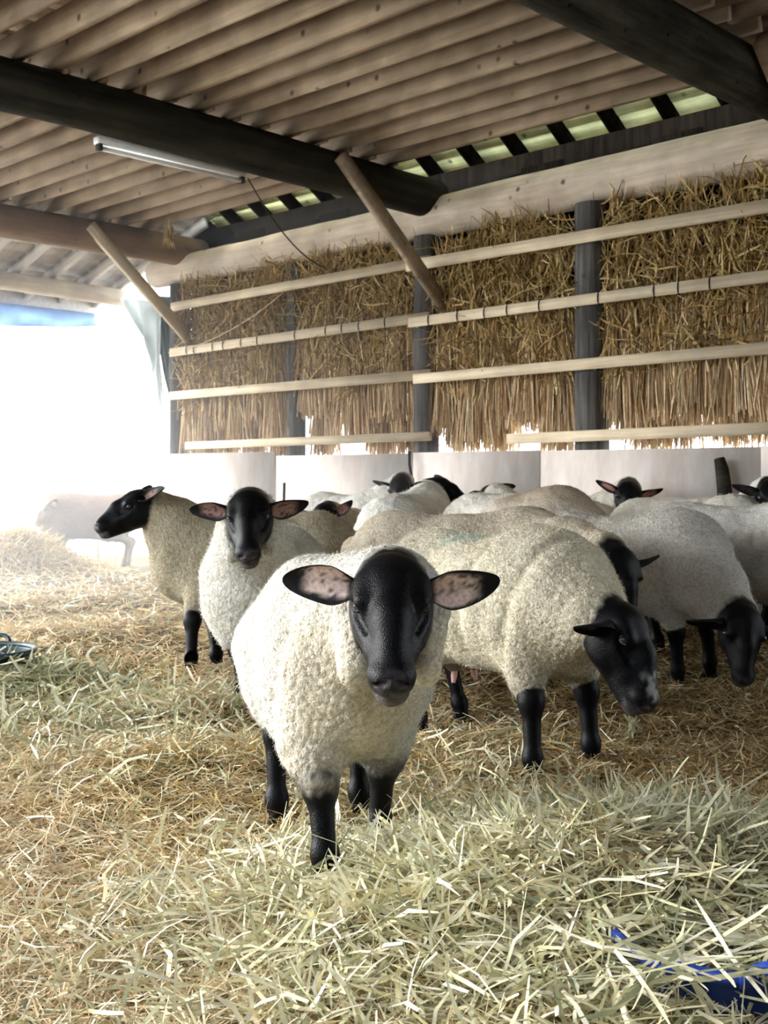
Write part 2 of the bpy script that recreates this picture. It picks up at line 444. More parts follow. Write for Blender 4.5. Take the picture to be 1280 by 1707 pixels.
# blue tarp hem hung along the eave
def tarp_strip():
    n = 90; m = 8
    t = np.linspace(2.0, 7.5, n); k = np.linspace(0, 1, m)
    T, K = np.meshgrid(t, k, indexing='ij')
    sag = .10 * np.abs(np.sin(T * 1.25)) + .05 * noise2(T, K * 0, 1.1, 4)
    Z = 2.98 - K * (.16 + sag)
    U = -12.12 + .04 * np.sin(T * 9 + K * 3) * K + .03 * noise2(T, K, 3, 9)
    V = np.stack([U, T, Z], -1).reshape(-1, 3)
    i = np.arange(n - 1)[:, None] * m; j = np.arange(m - 1)[None]
    F = np.stack([i + j, i + m + j, i + m + j + 1, i + j + 1], -1).reshape(-1, 4)
    me = mesh_np('tarp_valance', V, F, M_bluetarp, None, True)
    o = barn_obj('tarp_valance', me)
    sm = o.modifiers.new('thickness', 'SOLIDIFY'); sm.thickness = .006
    tag(o, 'blue tarpaulin edge sagging along the eave of the open end', 'tarpaulin')
tarp_strip()
# gathered curtain at the corner
def curtain(name, u0, u1, v, ztop, zbot_l, zbot_r, mat, label, fold, seed, depth=.07):
    n = 60; m = 26
    s = np.linspace(0, 1, n); k = np.linspace(0, 1, m)
    S, K = np.meshgrid(s, k, indexing='ij')
    zt = ztop[0] + (ztop[1] - ztop[0]) * S
    zb = zbot_l + (zbot_r - zbot_l) * S ** 1.5
    # cloth pulled towards the post as it falls
    U = u0 + (u1 - u0) * S + (u1 - (u0 + (u1 - u0) * S)) * .75 * K ** .8
    Vv = v + depth * np.sin(S * fold + K * 2 + seed) * (1 - .3 * K) + .03 * noise2(S, K, 4, seed)
    Z = zt + (zb - zt) * K
    V = np.stack([U, Vv, Z], -1).reshape(-1, 3)
    i = np.arange(n - 1)[:, None] * m; j = np.arange(m - 1)[None]
    F = np.stack([i + j, i + m + j, i + m + j + 1, i + j + 1], -1).reshape(-1, 4)
    o = barn_obj(name, mesh_np(name, V, F, mat, None, True))
    sm = o.modifiers.new('thickness', 'SOLIDIFY'); sm.thickness = .006
    return tag(o, label, 'curtain')
curtain('tarp_curtain', -11.6, -10.6, 7.42, (3.1, 2.95), 2.55, 1.35, M_tarp, 'pale grey tarpaulin curtain gathered back against the corner post', 16, 1.0)
curtain('tarp_curtain', -11.15, -10.5, 7.60, (3.1, 3.0), 1.9, 1.5, M_tarp_d, 'dark tarpaulin hanging behind the pale curtain at the corner', 30, 2.0)

# back wall: panels, slats, backing boards
wall = empty('wall_back', (0, 0, 0), BARN_ANG); tag(wall, kind='structure')
base = empty('baseboard_back', (0, 0, 0), BARN_ANG); tag(base, kind='structure')
trim = empty('trim_1', (0, 0, 0), BARN_ANG); tag(trim, kind='structure')
edges = [(-10.45, -8.53, 1.285, .0), (-8.52, -6.74, 1.245, .012), (-6.72, -5.4, 1.25, 0.0), (-5.395, -3.6, 1.245, .006), (-3.595, -1.8, 1.25, 0), (-1.79, 1.0, 1.25, .005)]
for (a, b_, h, dv) in edges:
    obj('panel', box_mesh('panel', (b_ - a, .03, h), M_panel), base, ((a + b_) / 2, 7.25 + dv, h / 2))
VS = 7.22
def slat(pa, pb, h=.085, vv=VS, mat=M_lath):
    """pixel ends on the wall plane -> a lath nailed to the posts"""
    ua, ub = wall_u(pa[0], vv), wall_u(pb[0], vv)
    def zz(p):
        t = (p[0] - 640) / FPX; d = vv / (t * VX + VY); return EYE + (HOR - p[1]) / FPX * d
    za, zb = zz(pa), zz(pb)
    L_ = math.hypot(ub - ua, zb - za)
    o = obj('slat', box_mesh('slat', (L_, .028, h), mat), trim, ((ua + ub) / 2, vv, (za + zb) / 2))
    o.rotation_euler = (0, -math.atan2(zb - za, ub - ua), 0)
    return lambda u: za + (zb - za) * (u - ua) / (ub - ua)
slat((286, 512), (717, 434)); slat((678, 444), (1420, 320), .09, VS - .02)
tie_l = slat((284, 588), (715, 528)); tie_r = slat((682, 538), (1420, 442), .08, VS - .02)
slat((284, 660), (717, 624)); slat((690, 632), (1420, 568), .08, VS - .02)
slat((310, 743), (718, 727), .075); slat((846, 732), (1420, 708), .08, VS - .02)
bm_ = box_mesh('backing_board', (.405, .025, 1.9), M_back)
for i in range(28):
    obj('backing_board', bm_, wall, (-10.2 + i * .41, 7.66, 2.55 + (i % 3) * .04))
# right wall of the barn; unseen front wall added to block sky light
for nm, c, s in (('wall_right', (3.1, 2.6, 1.9), (.1, 10.2, 3.8)), ('wall_light_block', (-.4, -2.4, 1.9), (6.9, .1, 3.8))):
    o = barn_obj(nm, box_mesh(nm, s, M_back), c); tag(o, kind='structure')

# tube lamp under the dark beam
def tube_lamp():
    r = empty('tube_lamp', BM @ Vector((-6.80, 4.85, 3.24)), BARN_ANG)
    tag(r, 'long white fluorescent tube lamp hung below the dark log beam', 'lamp')
    b = MB(); b.box((0, .0, .05), (.075, 1.25, .045)); obj('housing', b.mesh('housing', M_metal), r)
    b = MB(); b.tube([[0, -.6, 0], [0, .6, 0]], .016, 10); obj('tube', b.mesh('tube', M_tube, True), r)
    for s in (-1, 1):
        b = MB(); b.box((0, s * .605, .012), (.05, .025, .06)); obj('socket', b.mesh('socket', M_black), r)
        b = MB(); b.tube([[.0, s * .55, .06], [.03, s * .55, .16]], .006, 6); obj('hanger', b.mesh('hanger', M_black), r)
tube_lamp()
# cable from lamp to wall
def cable(name, pts, r, label, mat=M_black, cat='cable'):
    b = MB(); b.tube(pts, r, 6); o = barn_obj(name, b.mesh(name, mat, True)); return tag(o, label, cat)
t = np.linspace(0, 1, 16)[:, None]
p0 = np.array([-6.78, 5.5, 3.26]); p1 = np.array([-7.75, 7.2, 2.93])
cable('lamp_cable', p0 + (p1 - p0) * t + np.array([0, 0, -.12]) * (4 * t * (1 - t)), .006, 'thin dark cable drooping from the tube lamp to the wall')
p0 = np.array([-10.2, 7.2, 2.35]); p1 = np.array([-8.35, 7.2, 2.78])
cable('twine', p0 + (p1 - p0) * t + np.array([0, 0, -.10]) * (4 * t * (1 - t)), .005, 'pale twine slung across the leftmost straw bay', M_lath, 'twine')
cable('rope', [[-6.73, 7.2, 1.26], [-6.72, 7.19, 1.15], [-6.70, 7.2, 1.02]], .012, 'short dark rope hanging over the panel joint', M_string, 'rope')
cable('stick', [[wall_u(468, 6.0), 6.0, -.02], [wall_u(474, 6.0), 6.0, 1.0]], .012, 'thin dark stick upright behind the second sheep', M_string, 'stick')
b = MB(); b.tube([[0, 0, .75], [.01, 0, .95], [-.01, 0, 1.1], [-.03, 0, 1.17]], [.045, .05, .045, .035], 10)
tag(barn_obj('stump_post', b.mesh('stump_post', M_log_dark, True), (wall_u(1203, 7.12), 7.14, 0)), 'short dark stake leaning on the white panel', 'stake')
# yard railing outside
rg = empty('yard_rail', (0, 0, 0), 0); tag(rg, 'faint metal rail fence out in the bright yard', 'fence')
for z in (.95, .5):
    b = MB(); b.tube([[-9, 15.5, z], [-2.9, 15.5, z], [-2.75, 15.5, z - .06]], .02, 8); obj('rail', b.mesh('rail', M_steel, True), rg)
for x in (-8.5, -6.9, -5.3, -3.8, -2.75):
    b = MB(); b.tube([[x, 15.52, -.03], [x, 15.52, 1.0]], .025, 8); obj('upright', b.mesh('upright', M_steel, True), rg)

# ================================================================== STRAW
def ribbons(P, yaw, pitch, length, width, cols, nseg=3, kink=.25, roll=None, droop=0.0, tip=.35, rng=RNG, floor=None):
    """N grass blades as bent ribbons. P (N,3) centre points."""
    N = len(P)
    seg = (length / nseg)[:, None]
    yw = yaw[:, None] + np.cumsum(rng.normal(0, kink, (N, nseg)), 1)
    pt = pitch[:, None] + np.cumsum(rng.normal(0, kink * .6, (N, nseg)), 1) - droop * np.arange(nseg)[None]
    D = np.stack([np.cos(pt) * np.cos(yw), np.cos(pt) * np.sin(yw), np.sin(pt)], -1)
    C = np.concatenate([np.zeros((N, 1, 3)), np.cumsum(D * seg[..., None], 1)], 1)
    C = C - C.mean(1, keepdims=True) + P[:, None]
    if floor is not None:
        g = floor(C[..., 0], C[..., 1]) + .004
        C[..., 2] = np.maximum(C[..., 2], g)
    Dm = np.concatenate([D[:, :1], (D[:, 1:] + D[:, :-1]) / 2, D[:, -1:]], 1)
    if roll is None: roll = rng.normal(0, .7, N)
    up = np.array([0, 0, 1.0])
    S = np.cross(Dm, up); nrm = np.linalg.norm(S, axis=-1, keepdims=True); S = S / np.maximum(nrm, 1e-4)
    Nn = np.cross(S, Dm)
    r = roll[:, None, None]
    S = S * np.cos(r) + Nn * np.sin(r)
    w = np.ones(nseg + 1); w[-1] = tip; w[0] = .75
    h = (width[:, None] * w[None])[..., None] * .5
    V = np.stack([C - S * h, C + S * h], 2).reshape(-1, 3)
    i = np.arange(N)[:, None] * (2 * (nseg + 1)); k = np.arange(nseg)[None] * 2
    F = np.stack([i + k, i + k + 1, i + k + 3, i + k + 2], -1).reshape(-1, 4)
    Cc = np.repeat(cols, 2 * (nseg + 1), axis=0)
    return V, F, Cc
def merge(parts):
    n = 0; Vs, Fs, Cs = [], [], []
    for V, F, C in parts:
        Vs.append(V); Fs.append(F + n); Cs.append(C); n += len(V)
    return np.concatenate(Vs), np.concatenate(Fs), np.concatenate(Cs)
PAL_GOLD = np.array([[.62, .47, .22], [.50, .35, .14], [.70, .58, .34], [.42, .29, .12], [.58, .45, .26]])
PAL_TAN = np.array([[.68, .53, .34], [.60, .44, .26], [.74, .61, .42], [.52, .38, .22]])
PAL_BROWN = np.array([[.34, .22, .09], [.28, .19, .08], [.44, .30, .13], [.50, .37, .18], [.24, .17, .08]])
PAL_HAY = np.array([[.72, .69, .48], [.64, .62, .42], [.78, .75, .58], [.52, .54, .34], [.74, .69, .42], [.68, .69, .56]])
PAL_GREEN = np.array([[.38, .42, .26], [.46, .50, .32], [.30, .34, .22], [.54, .56, .38]])
PAL_HAY = PAL_HAY * np.array([1.02, .99, .98]); PAL_GREEN = PAL_GREEN * np.array([.95, .90, .88])
def pick(pal, n, var=.15):
    return pal[RNG.integers(0, len(pal), n)] * (1 + RNG.normal(0, var, (n, 1)))
def scatter(n, d0, d1, half=.42, power=1.0):
    """ground points, thinning with distance; wider than the frame"""
    u = RNG.random(n)
    y = d0 * (d1 / d0) ** u
    x = (RNG.random(n) * 2 - 1) * (half * y + .25)
    return x, y
def inside(x, y):
    u, v = to_uv(x, y)
    return (v < 7.2)
def make_straw():
    parts = []
    # fine bedding straw
    for (n, d0, d1, wmin, wmax, l0, l1) in ((46000, 1.9, 4.6, .0022, .0042, .06, .17), (34000, 4.0, 8.5, .004, .0065, .07, .18), (12000, 7.5, 15, .008, .014, .12, .26)):
        x, y = scatter(n, d0, d1)
        k = inside(x, y); x, y = x[k], y[k]; n = len(x)
        z = ground(x, y) + RNG.random(n) ** 1.5 * .035
        reg = noise2(x, y, 1.1, 5.5) + .5 * noise2(x, y, 3.3, 8.8)
        brown = smooth(-.1, .5, x - .25 + reg * .4) * smooth(2.7, 3.3, y)
        c = pick(PAL_GOLD, n); t = pick(PAL_TAN, n); b = pick(PAL_BROWN, n); g = pick(PAL_HAY, n)
        c = np.where((RNG.random(n) < smooth(-.1, .6, -x * .35 + reg))[:, None], t, c)
        c = np.where((RNG.random(n) < brown * .8)[:, None], b, c)
        c = np.where((RNG.random(n) < .12 + .15 * (reg > .3))[:, None], g, c)
        c = np.clip(c * (1 + .28 * smooth(-.6, -1.6, x) * smooth(4.5, 6.5, y))[:, None], 0, .85)  # daylight glow at far left painted in as paler straw
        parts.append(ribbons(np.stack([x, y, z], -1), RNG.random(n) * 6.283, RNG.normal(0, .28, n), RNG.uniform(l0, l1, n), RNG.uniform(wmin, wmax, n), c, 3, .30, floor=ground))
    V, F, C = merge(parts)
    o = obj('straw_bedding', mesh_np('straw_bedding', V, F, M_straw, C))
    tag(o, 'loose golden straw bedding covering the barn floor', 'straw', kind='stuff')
    # broad pale hay in the foreground and in patches
    parts = []
    spots = [  # x, y, sx, sy, n, green share, lift
        (.22, 2.6, .36, .28, 2300, .10, .05), (.62, 2.62, .34, .26, 3400, .22, .05), (-.15, 2.85, .30, .14, 700, .08, .03),
        (.55, 3.15, .36, .20, 1500, .3, .04), (.80, 2.95, .3, .3, 1200, .75, .04), (-.45, 2.5, .4, .3, 260, .05, .02), (-.35, 3.2, .5, .4, 300, .1, .02),
        (.25, 3.9, .25, .3, 420, .1, .02), (.66, 2.30, .16, .12, 420, .15, .09), (.95, 2.45, .2, .25, 500, .6, .05), (-1.45, 4.9, .5, .40, 1500, .5, .03), (-1.8, 5.6, .3, .3, 900, .7, .04), (-.9, 4.3, .5, .5, 500, .3, .02), (.15, 2.35, .4, .2, 900, .1, .03)]
    for (cx, cy, sx, sy, n, gs, lift) in spots:
        x = cx + RNG.normal(0, sx, n); y = cy + RNG.normal(0, sy, n)
        k = (y > 1.7); x, y = x[k], y[k]; n = len(x)
        z = ground(x, y) + .006 + RNG.random(n) ** 1.3 * lift
        c = pick(PAL_HAY, n, .10); g = pick(PAL_GREEN, n)
        c = np.where((RNG.random(n) < gs)[:, None], g, c)
        w = RNG.uniform(.0035, .0105, n) * np.maximum(1, y / 3.6)
        parts.append(ribbons(np.stack([x, y, z], -1), RNG.random(n) * 6.283, RNG.normal(.0, .22, n), RNG.uniform(.10, .38, n), w, c, 5, .36, floor=ground))
    V, F, C = merge(parts)
    o = obj('hay', mesh_np('hay', V, F, M_straw, C))
    tag(o, 'pale green hay strewn over the straw in the foreground', 'hay', kind='stuff')
    n = 230
    x = RNG.uniform(.42, 1.05, n); y = RNG.uniform(2.08, 2.68, n)
    z = .125 + RNG.random(n) * .035
    c = np.where((RNG.random(n) < .35)[:, None], pick(PAL_GREEN, n), pick(PAL_HAY, n))
    V, F, C = ribbons(np.stack([x, y, z], -1), RNG.random(n) * 6.283, RNG.normal(0, .16, n), RNG.uniform(.16, .40, n), RNG.uniform(.005, .010, n), c, 5, .22, floor=ground)
    tag(obj('tub_hay', mesh_np('tub_hay', V, F, M_straw, C)), 'loose hay lying across the blue tub', 'hay', kind='stuff')
    # tan wisp on top of the heap
    n = 1900
    x = .62 + RNG.normal(0, .17, n); y = 2.62 + RNG.normal(0, .13, n)
    z = ground(x, y) + .03 + RNG.random(n) * .025
    V, F, C = ribbons(np.stack([x, y, z], -1), RNG.normal(.5, .5, n), RNG.normal(0, .2, n), RNG.uniform(.08, .2, n), RNG.uniform(.002, .004, n), pick(PAL_TAN, n), 3, .2, floor=ground)
    tag(obj('tan_straw_wisp', mesh_np('tan_straw_wisp', V, F, M_straw, C)), 'wisp of fine tan straw on top of the foreground hay heap', 'straw', kind='stuff')
    # far hay pile by the opening
    n = 2600
    x = -3.95 + RNG.normal(0, .42, n); y = 12.6 + RNG.normal(0, .35, n)
    z = ground(x, y) + RNG.random(n) * .06
    V, F, C = ribbons(np.stack([x, y, z], -1), RNG.random(n) * 6.283, RNG.normal(0, .4, n), RNG.uniform(.15, .4, n), RNG.uniform(.008, .014, n), pick(PAL_GOLD, n), 4, .3, floor=ground)
    tag(obj('hay_pile', mesh_np('hay_pile', V, F, M_straw, C)), 'round hay pile in the bright light before the brown sheep', 'hay', kind='stuff')
make_straw()

def tub(name, x, y, r, h, mat, label, tilt=0.0, z=None):
    root = empty(name, (x, y, float(ground(x, y)) if z is None else z)); root.rotation_euler = (tilt, 0, 0)
    tag(root, label, 'tub')
    n = 40
    prof = [(.0, .012), (r * .80, .012), (r * .86, .03), (r * .97, h - .01), (r * .985, h - .01), (r * .93, h - .012), (r * .80, .04), (0, .03)]
    th = np.arange(n) / n * 2 * math.pi
    V = np.array([[a * math.cos(t), a * math.sin(t), zz] for (a, zz) in prof for t in th])
    m = len(prof); i = np.arange(m - 1)[:, None] * n; j = np.arange(n)[None]; k = (j + 1) % n
    F = np.stack([i + j, i + k, i + n + k, i + n + j], -1).reshape(-1, 4)
    obj('bowl', mesh_np('bowl', V, F, mat, None, True), root)
    b = MB(); b.tube([[r * math.cos(t), r * math.sin(t), h] for t in np.linspace(0, 2 * math.pi, n)], .014, 8, cap=False)
    obj('rim', b.mesh('rim', mat, True), root)
    for s in (math.pi / 2, -math.pi / 2):
        b = MB(); b.tube([[(r + .035 * math.sin(q)) * math.cos(s + .22 * math.cos(q)), (r + .035 * math.sin(q)) * math.sin(s + .22 * math.cos(q)), h - .01 + .05 * math.sin(q)] for q in np.linspace(0, math.pi, 12)], .011, 8)
        obj('handle', b.mesh('handle', mat, True), root)
tub('feed_tub', .72, 2.40, .24, .12, M_bluetub, 'blue plastic tub half buried under the foreground hay', -.04, -.015)
tub('feed_tub', -1.98, 5.75, .25, .14, M_darktub, 'dark plastic tub under hay at the left edge', .0, .05)

# ------------------------------------------------------------------ sheaves on the wall
def sheaf_mesh(seed, n_leaf=520, n_stalk=330):
    rng = np.random.default_rng(seed)
    H = 1.62 + rng.uniform(-.06, .06); wd = .19
    parts = []
    # leafy upper two thirds
    s = rng.random(n_leaf)
    x = rng.normal(0, wd * .50, n_leaf).clip(-.22, .22); z = .42 + (H - .42) * s; y = -.01 - rng.random(n_leaf) * .13
    yaw = rng.choice([0, math.pi], n_leaf) + rng.normal(0, .5, n_leaf)
    pit = np.where(rng.random(n_leaf) < .55, rng.normal(1.30, .3, n_leaf), rng.normal(.5, .7, n_leaf))
    c = PAL_SHEAF[rng.integers(0, len(PAL_SHEAF), n_leaf)] * (1 + rng.normal(0, .18, (n_leaf, 1)))
    parts.append(ribbons(np.stack([x, y, z], -1), yaw, pit, rng.uniform(.16, .50, n_leaf), rng.uniform(.005, .013, n_leaf), c, 5, .36, rng.random(n_leaf) * 3.14, .0, rng=rng))
    # straight stalks hanging to the butt end
    x0 = rng.normal(0, wd * .36, n_stalk).clip(-.15, .15); y = -rng.random(n_stalk) * .11
    L_ = rng.uniform(.55, 1.05, n_stalk); lo = rng.uniform(-.03, .16, n_stalk) ** 1.0
    P = np.stack([x0 * 1.15, y, lo + L_ / 2], -1)
    c = PAL_STALK[rng.integers(0, len(PAL_STALK), n_stalk)] * (1 + rng.normal(0, .16, (n_stalk, 1)))
    fan = -x0 * .9 + rng.normal(0, .05, n_stalk)
    V, F, C = ribbons(P, np.where(fan > 0, 0.0, math.pi), math.pi / 2 - np.abs(fan), L_, rng.uniform(.007, .012, n_stalk), c, 3, .035, rng.random(n_stalk) * 3.14, rng=rng, tip=.9)
    parts.append((V, F, C))
    V, F, C = merge(parts)
    V[:, 1] = np.minimum(V[:, 1], .03)
    return mesh_np('stalks', V, F, M_sheafm, C)
PAL_SHEAF = np.array([[.40, .25, .08], [.54, .36, .13], [.20, .12, .045], [.66, .48, .20], [.30, .19, .07], [.74, .60, .32]])
PAL_STALK = np.array([[.66, .48, .27], [.54, .37, .20], [.78, .62, .40], [.36, .23, .12], [.70, .54, .35]])
SH = [sheaf_mesh(100 + i) for i in range(6)]
SHB = [sheaf_mesh(200 + i, 90, 460) for i in range(3)]
tie_mesh = (lambda b: (b.tube([[.0, .022 * math.cos(q), .046 * math.sin(q)] for q in np.linspace(0, 2 * math.pi, 14)], .005, 6), b.mesh('tie', M_string, True))[1])(MB())
ORD = ['first', 'second', 'third', 'fourth', 'fifth', 'sixth']
bays = [('wall bay by the open end', -10.16, -8.54), ('wall bay just left of the brace', -8.30, -6.84), ('wall bay just left of the grey post', -6.58, -5.18), ('wall bay right of the grey post', -4.86, -3.40), ('wall bay past the right edge', -3.1, -1.6)]
k = 0
for bi, (nm, ua, ub) in enumerate(bays):
    n = 5 if bi != 0 else 6
    for i in range(n):
        u = ua + (ub - ua) * (i + .5) / n + RNG.normal(0, .015)
        zb = 1.50 + RNG.uniform(-.10, .06)
        if bi == 1 and i < 2: zb = 1.60
        if (bi + i) % 3 == 0: zb -= .16
        r = empty('straw_sheaf', BM @ Vector((u, 7.44, zb)), BARN_ANG)
        tag(r, f'straw sheaf, {ORD[i]} from left in the {nm}', 'straw sheaf', 'straw sheaves hung on the back wall')
        o = obj('stalks', SH[(k * 5 + bi) % 6], r); o['kind'] = 'stuff'
        o.scale = (RNG.uniform(.95, 1.15) * (1 if k % 2 else -1), 1, RNG.uniform(.96, 1.04) * (3.03 - zb) / 1.62)
        tu = RNG.normal(0, .05)
        o = obj('tie', tie_mesh, r, (tu, (VS if u < -6.7 else VS - .02) - 7.44, (tie_l if u < -6.7 else tie_r)(u + tu) - zb))
        k += 1
    m = 4
    for i in range(m):
        if bi == 1 and i == 1: continue
        if bi == 2 and i == 2: continue
        u = ua + (ub - ua) * (i + .5) / m + RNG.normal(0, .03)
        r = empty('reed_sheaf', BM @ Vector((u, 7.58, 1.22 + RNG.uniform(-.02, .05))), BARN_ANG)
        tag(r, f'bare reed sheaf, {ORD[i]} from left in the {nm}', 'reed sheaf', 'reed sheaves standing behind the straw')
        o = obj('stalks', SHB[(i + bi) % 3], r); o['kind'] = 'stuff'
# a dry wisp hanging from the brown beam
n = 60
P = np.stack([RNG.normal(0, .02, n), RNG.normal(0, .02, n), -.12 - RNG.random(n) * .10], -1)
V, F, C = ribbons(P, RNG.random(n) * 6.28, RNG.normal(-1.3, .3, n), RNG.uniform(.1, .25, n), RNG.uniform(.006, .012, n), pick(PAL_GOLD, n), 4, .3)
o = barn_obj('dry_wisp', mesh_np('dry_wisp', V, F, M_sheafm, C), (-9.6, 6.78, 3.60)); tag(o, 'dry wisp of straw dangling from the last joist', 'straw wisp', kind='stuff')

# ================================================================== SHEEP
def smin(a, b, k):
    h = np.maximum(k - np.abs(a - b), 0) / k
    return np.minimum(a, b) - h * h * k * .25
class Field:
    def __init__(s, lo, hi, res):
        s.lo = np.asarray(lo, float); s.res = res
        s.n = (np.ceil((np.asarray(hi) - s.lo) / res)).astype(int) + 1
        s.ax = [s.lo[i] + np.arange(s.n[i]) * res for i in range(3)]
    def new(s): return np.full(tuple(s.n), .5, dtype=np.float32)
    def block(s, lo, hi):
        sl = []
        for i in range(3):
            a = int(np.clip(np.floor((lo[i] - s.lo[i]) / s.res), 0, s.n[i])); b = int(np.clip(np.ceil((hi[i] - s.lo[i]) / s.res) + 1, 0, s.n[i]))
            sl.append(slice(a, b))
        sl = tuple(sl)
        P = [s.ax[0][sl[0]][:, None, None], s.ax[1][sl[1]][None, :, None], s.ax[2][sl[2]][None, None, :]]
        return sl, P
    def cone(s, F, a, b, r0, r1, k, pad=.14, sub=False):
        a = np.asarray(a, float); b = np.asarray(b, float); r = max(r0, r1) + pad
        sl, P = s.block(np.minimum(a, b) - r, np.maximum(a, b) + r)
        ba = b - a; L2 = (ba ** 2).sum() + 1e-12
        q = [P[i] - a[i] for i in range(3)]
        t = np.clip((q[0] * ba[0] + q[1] * ba[1] + q[2] * ba[2]) / L2, 0, 1)
        d = np.sqrt(sum((q[i] - t * ba[i]) ** 2 for i in range(3))) - (r0 + (r1 - r0) * t)
        F[sl] = -smin(-F[sl], d, k) if sub else smin(F[sl], d, k)
    def ell(s, F, c, rad, k, R=None, pad=.14, sub=False):
        c = np.asarray(c, float); r = max(rad) + pad
        sl, P = s.block(c - r, c + r)
        q = [P[i] - c[i] for i in range(3)]
        if R is not None:
            q = [q[0] * R[j][0] + q[1] * R[j][1] + q[2] * R[j][2] for j in range(3)]
        k0 = np.sqrt(sum((q[i] / rad[i]) ** 2 for i in range(3)))
        k1 = np.sqrt(sum((q[i] / rad[i] ** 2) ** 2 for i in range(3)))
        d = k0 * (k0 - 1) / np.maximum(k1, 1e-6)
        F[sl] = -smin(-F[sl], d, k) if sub else smin(F[sl], d, k)
    def sample(s, F, p):
        g = (np.asarray(p) - s.lo) / s.res
        g = np.clip(g, 0, s.n - 1.001); i = g.astype(int); f = g - i
        r = 0
        for dx in (0, 1):
            for dy in (0, 1):
                for dz in (0, 1):
                    w = (f[..., 0] if dx else 1 - f[..., 0]) * (f[..., 1] if dy else 1 - f[..., 1]) * (f[..., 2] if dz else 1 - f[..., 2])
                    r = r + w * F[i[..., 0] + dx, i[..., 1] + dy, i[..., 2] + dz]
        return r
    def mesh(s, F):
        """naive surface nets"""
        S = F < 0
        nx, ny, nz = F.shape
        c = S[:-1, :-1, :-1].astype(np.int8)
        for dx in (0, 1):
            for dy in (0, 1):
                for dz in (0, 1):
                    if dx + dy + dz: c = c + S[dx:nx - 1 + dx, dy:ny - 1 + dy, dz:nz - 1 + dz]
        I = np.argwhere((c > 0) & (c < 8))
        acc = np.zeros((len(I), 3)); cnt = np.zeros(len(I))
        for ax in range(3):
            for o1 in (0, 1):
                for o2 in (0, 1):
                    off = [0, 0, 0]; oth = [i for i in range(3) if i != ax]; off[oth[0]] = o1; off[oth[1]] = o2
                    a = I + off; b = a.copy(); b[:, ax] += 1
                    fa = F[a[:, 0], a[:, 1], a[:, 2]]; fb = F[b[:, 0], b[:, 1], b[:, 2]]
                    m = (fa < 0) != (fb < 0)
                    t = np.where(m, fa / np.where(m, fa - fb, 1), 0)
                    p = a.astype(float); p[:, ax] += t
                    acc += p * m[:, None]; cnt += m
        V = s.lo + acc / cnt[:, None] * s.res
        idx = np.full((nx - 1, ny - 1, nz - 1), -1, dtype=np.int64); idx[I[:, 0], I[:, 1], I[:, 2]] = np.arange(len(I))
        Q = []
        for ax in range(3):
            A = np.take(S, np.arange(F.shape[ax] - 1), ax); B = np.take(S, np.arange(1, F.shape[ax]), ax)
            e = np.argwhere(A != B); oth = [(ax + 1) % 3, (ax + 2) % 3]
            ok = np.all([(e[:, oth[0]] > 0), (e[:, oth[1]] > 0), (e[:, oth[0]] < F.shape[oth[0]] - 1), (e[:, oth[1]] < F.shape[oth[1]] - 1)], axis=0)
            e = e[ok]
            def at(d0, d1):
                q = e.copy(); q[:, oth[0]] -= d0; q[:, oth[1]] -= d1; return idx[q[:, 0], q[:, 1], q[:, 2]]
            quad = np.stack([at(1, 1), at(0, 1), at(0, 0), at(1, 0)], -1)
            ins = S[e[:, 0], e[:, 1], e[:, 2]]
            quad[~ins] = quad[~ins][:, ::-1]
            Q.append(quad)
        return V, np.concatenate(Q)

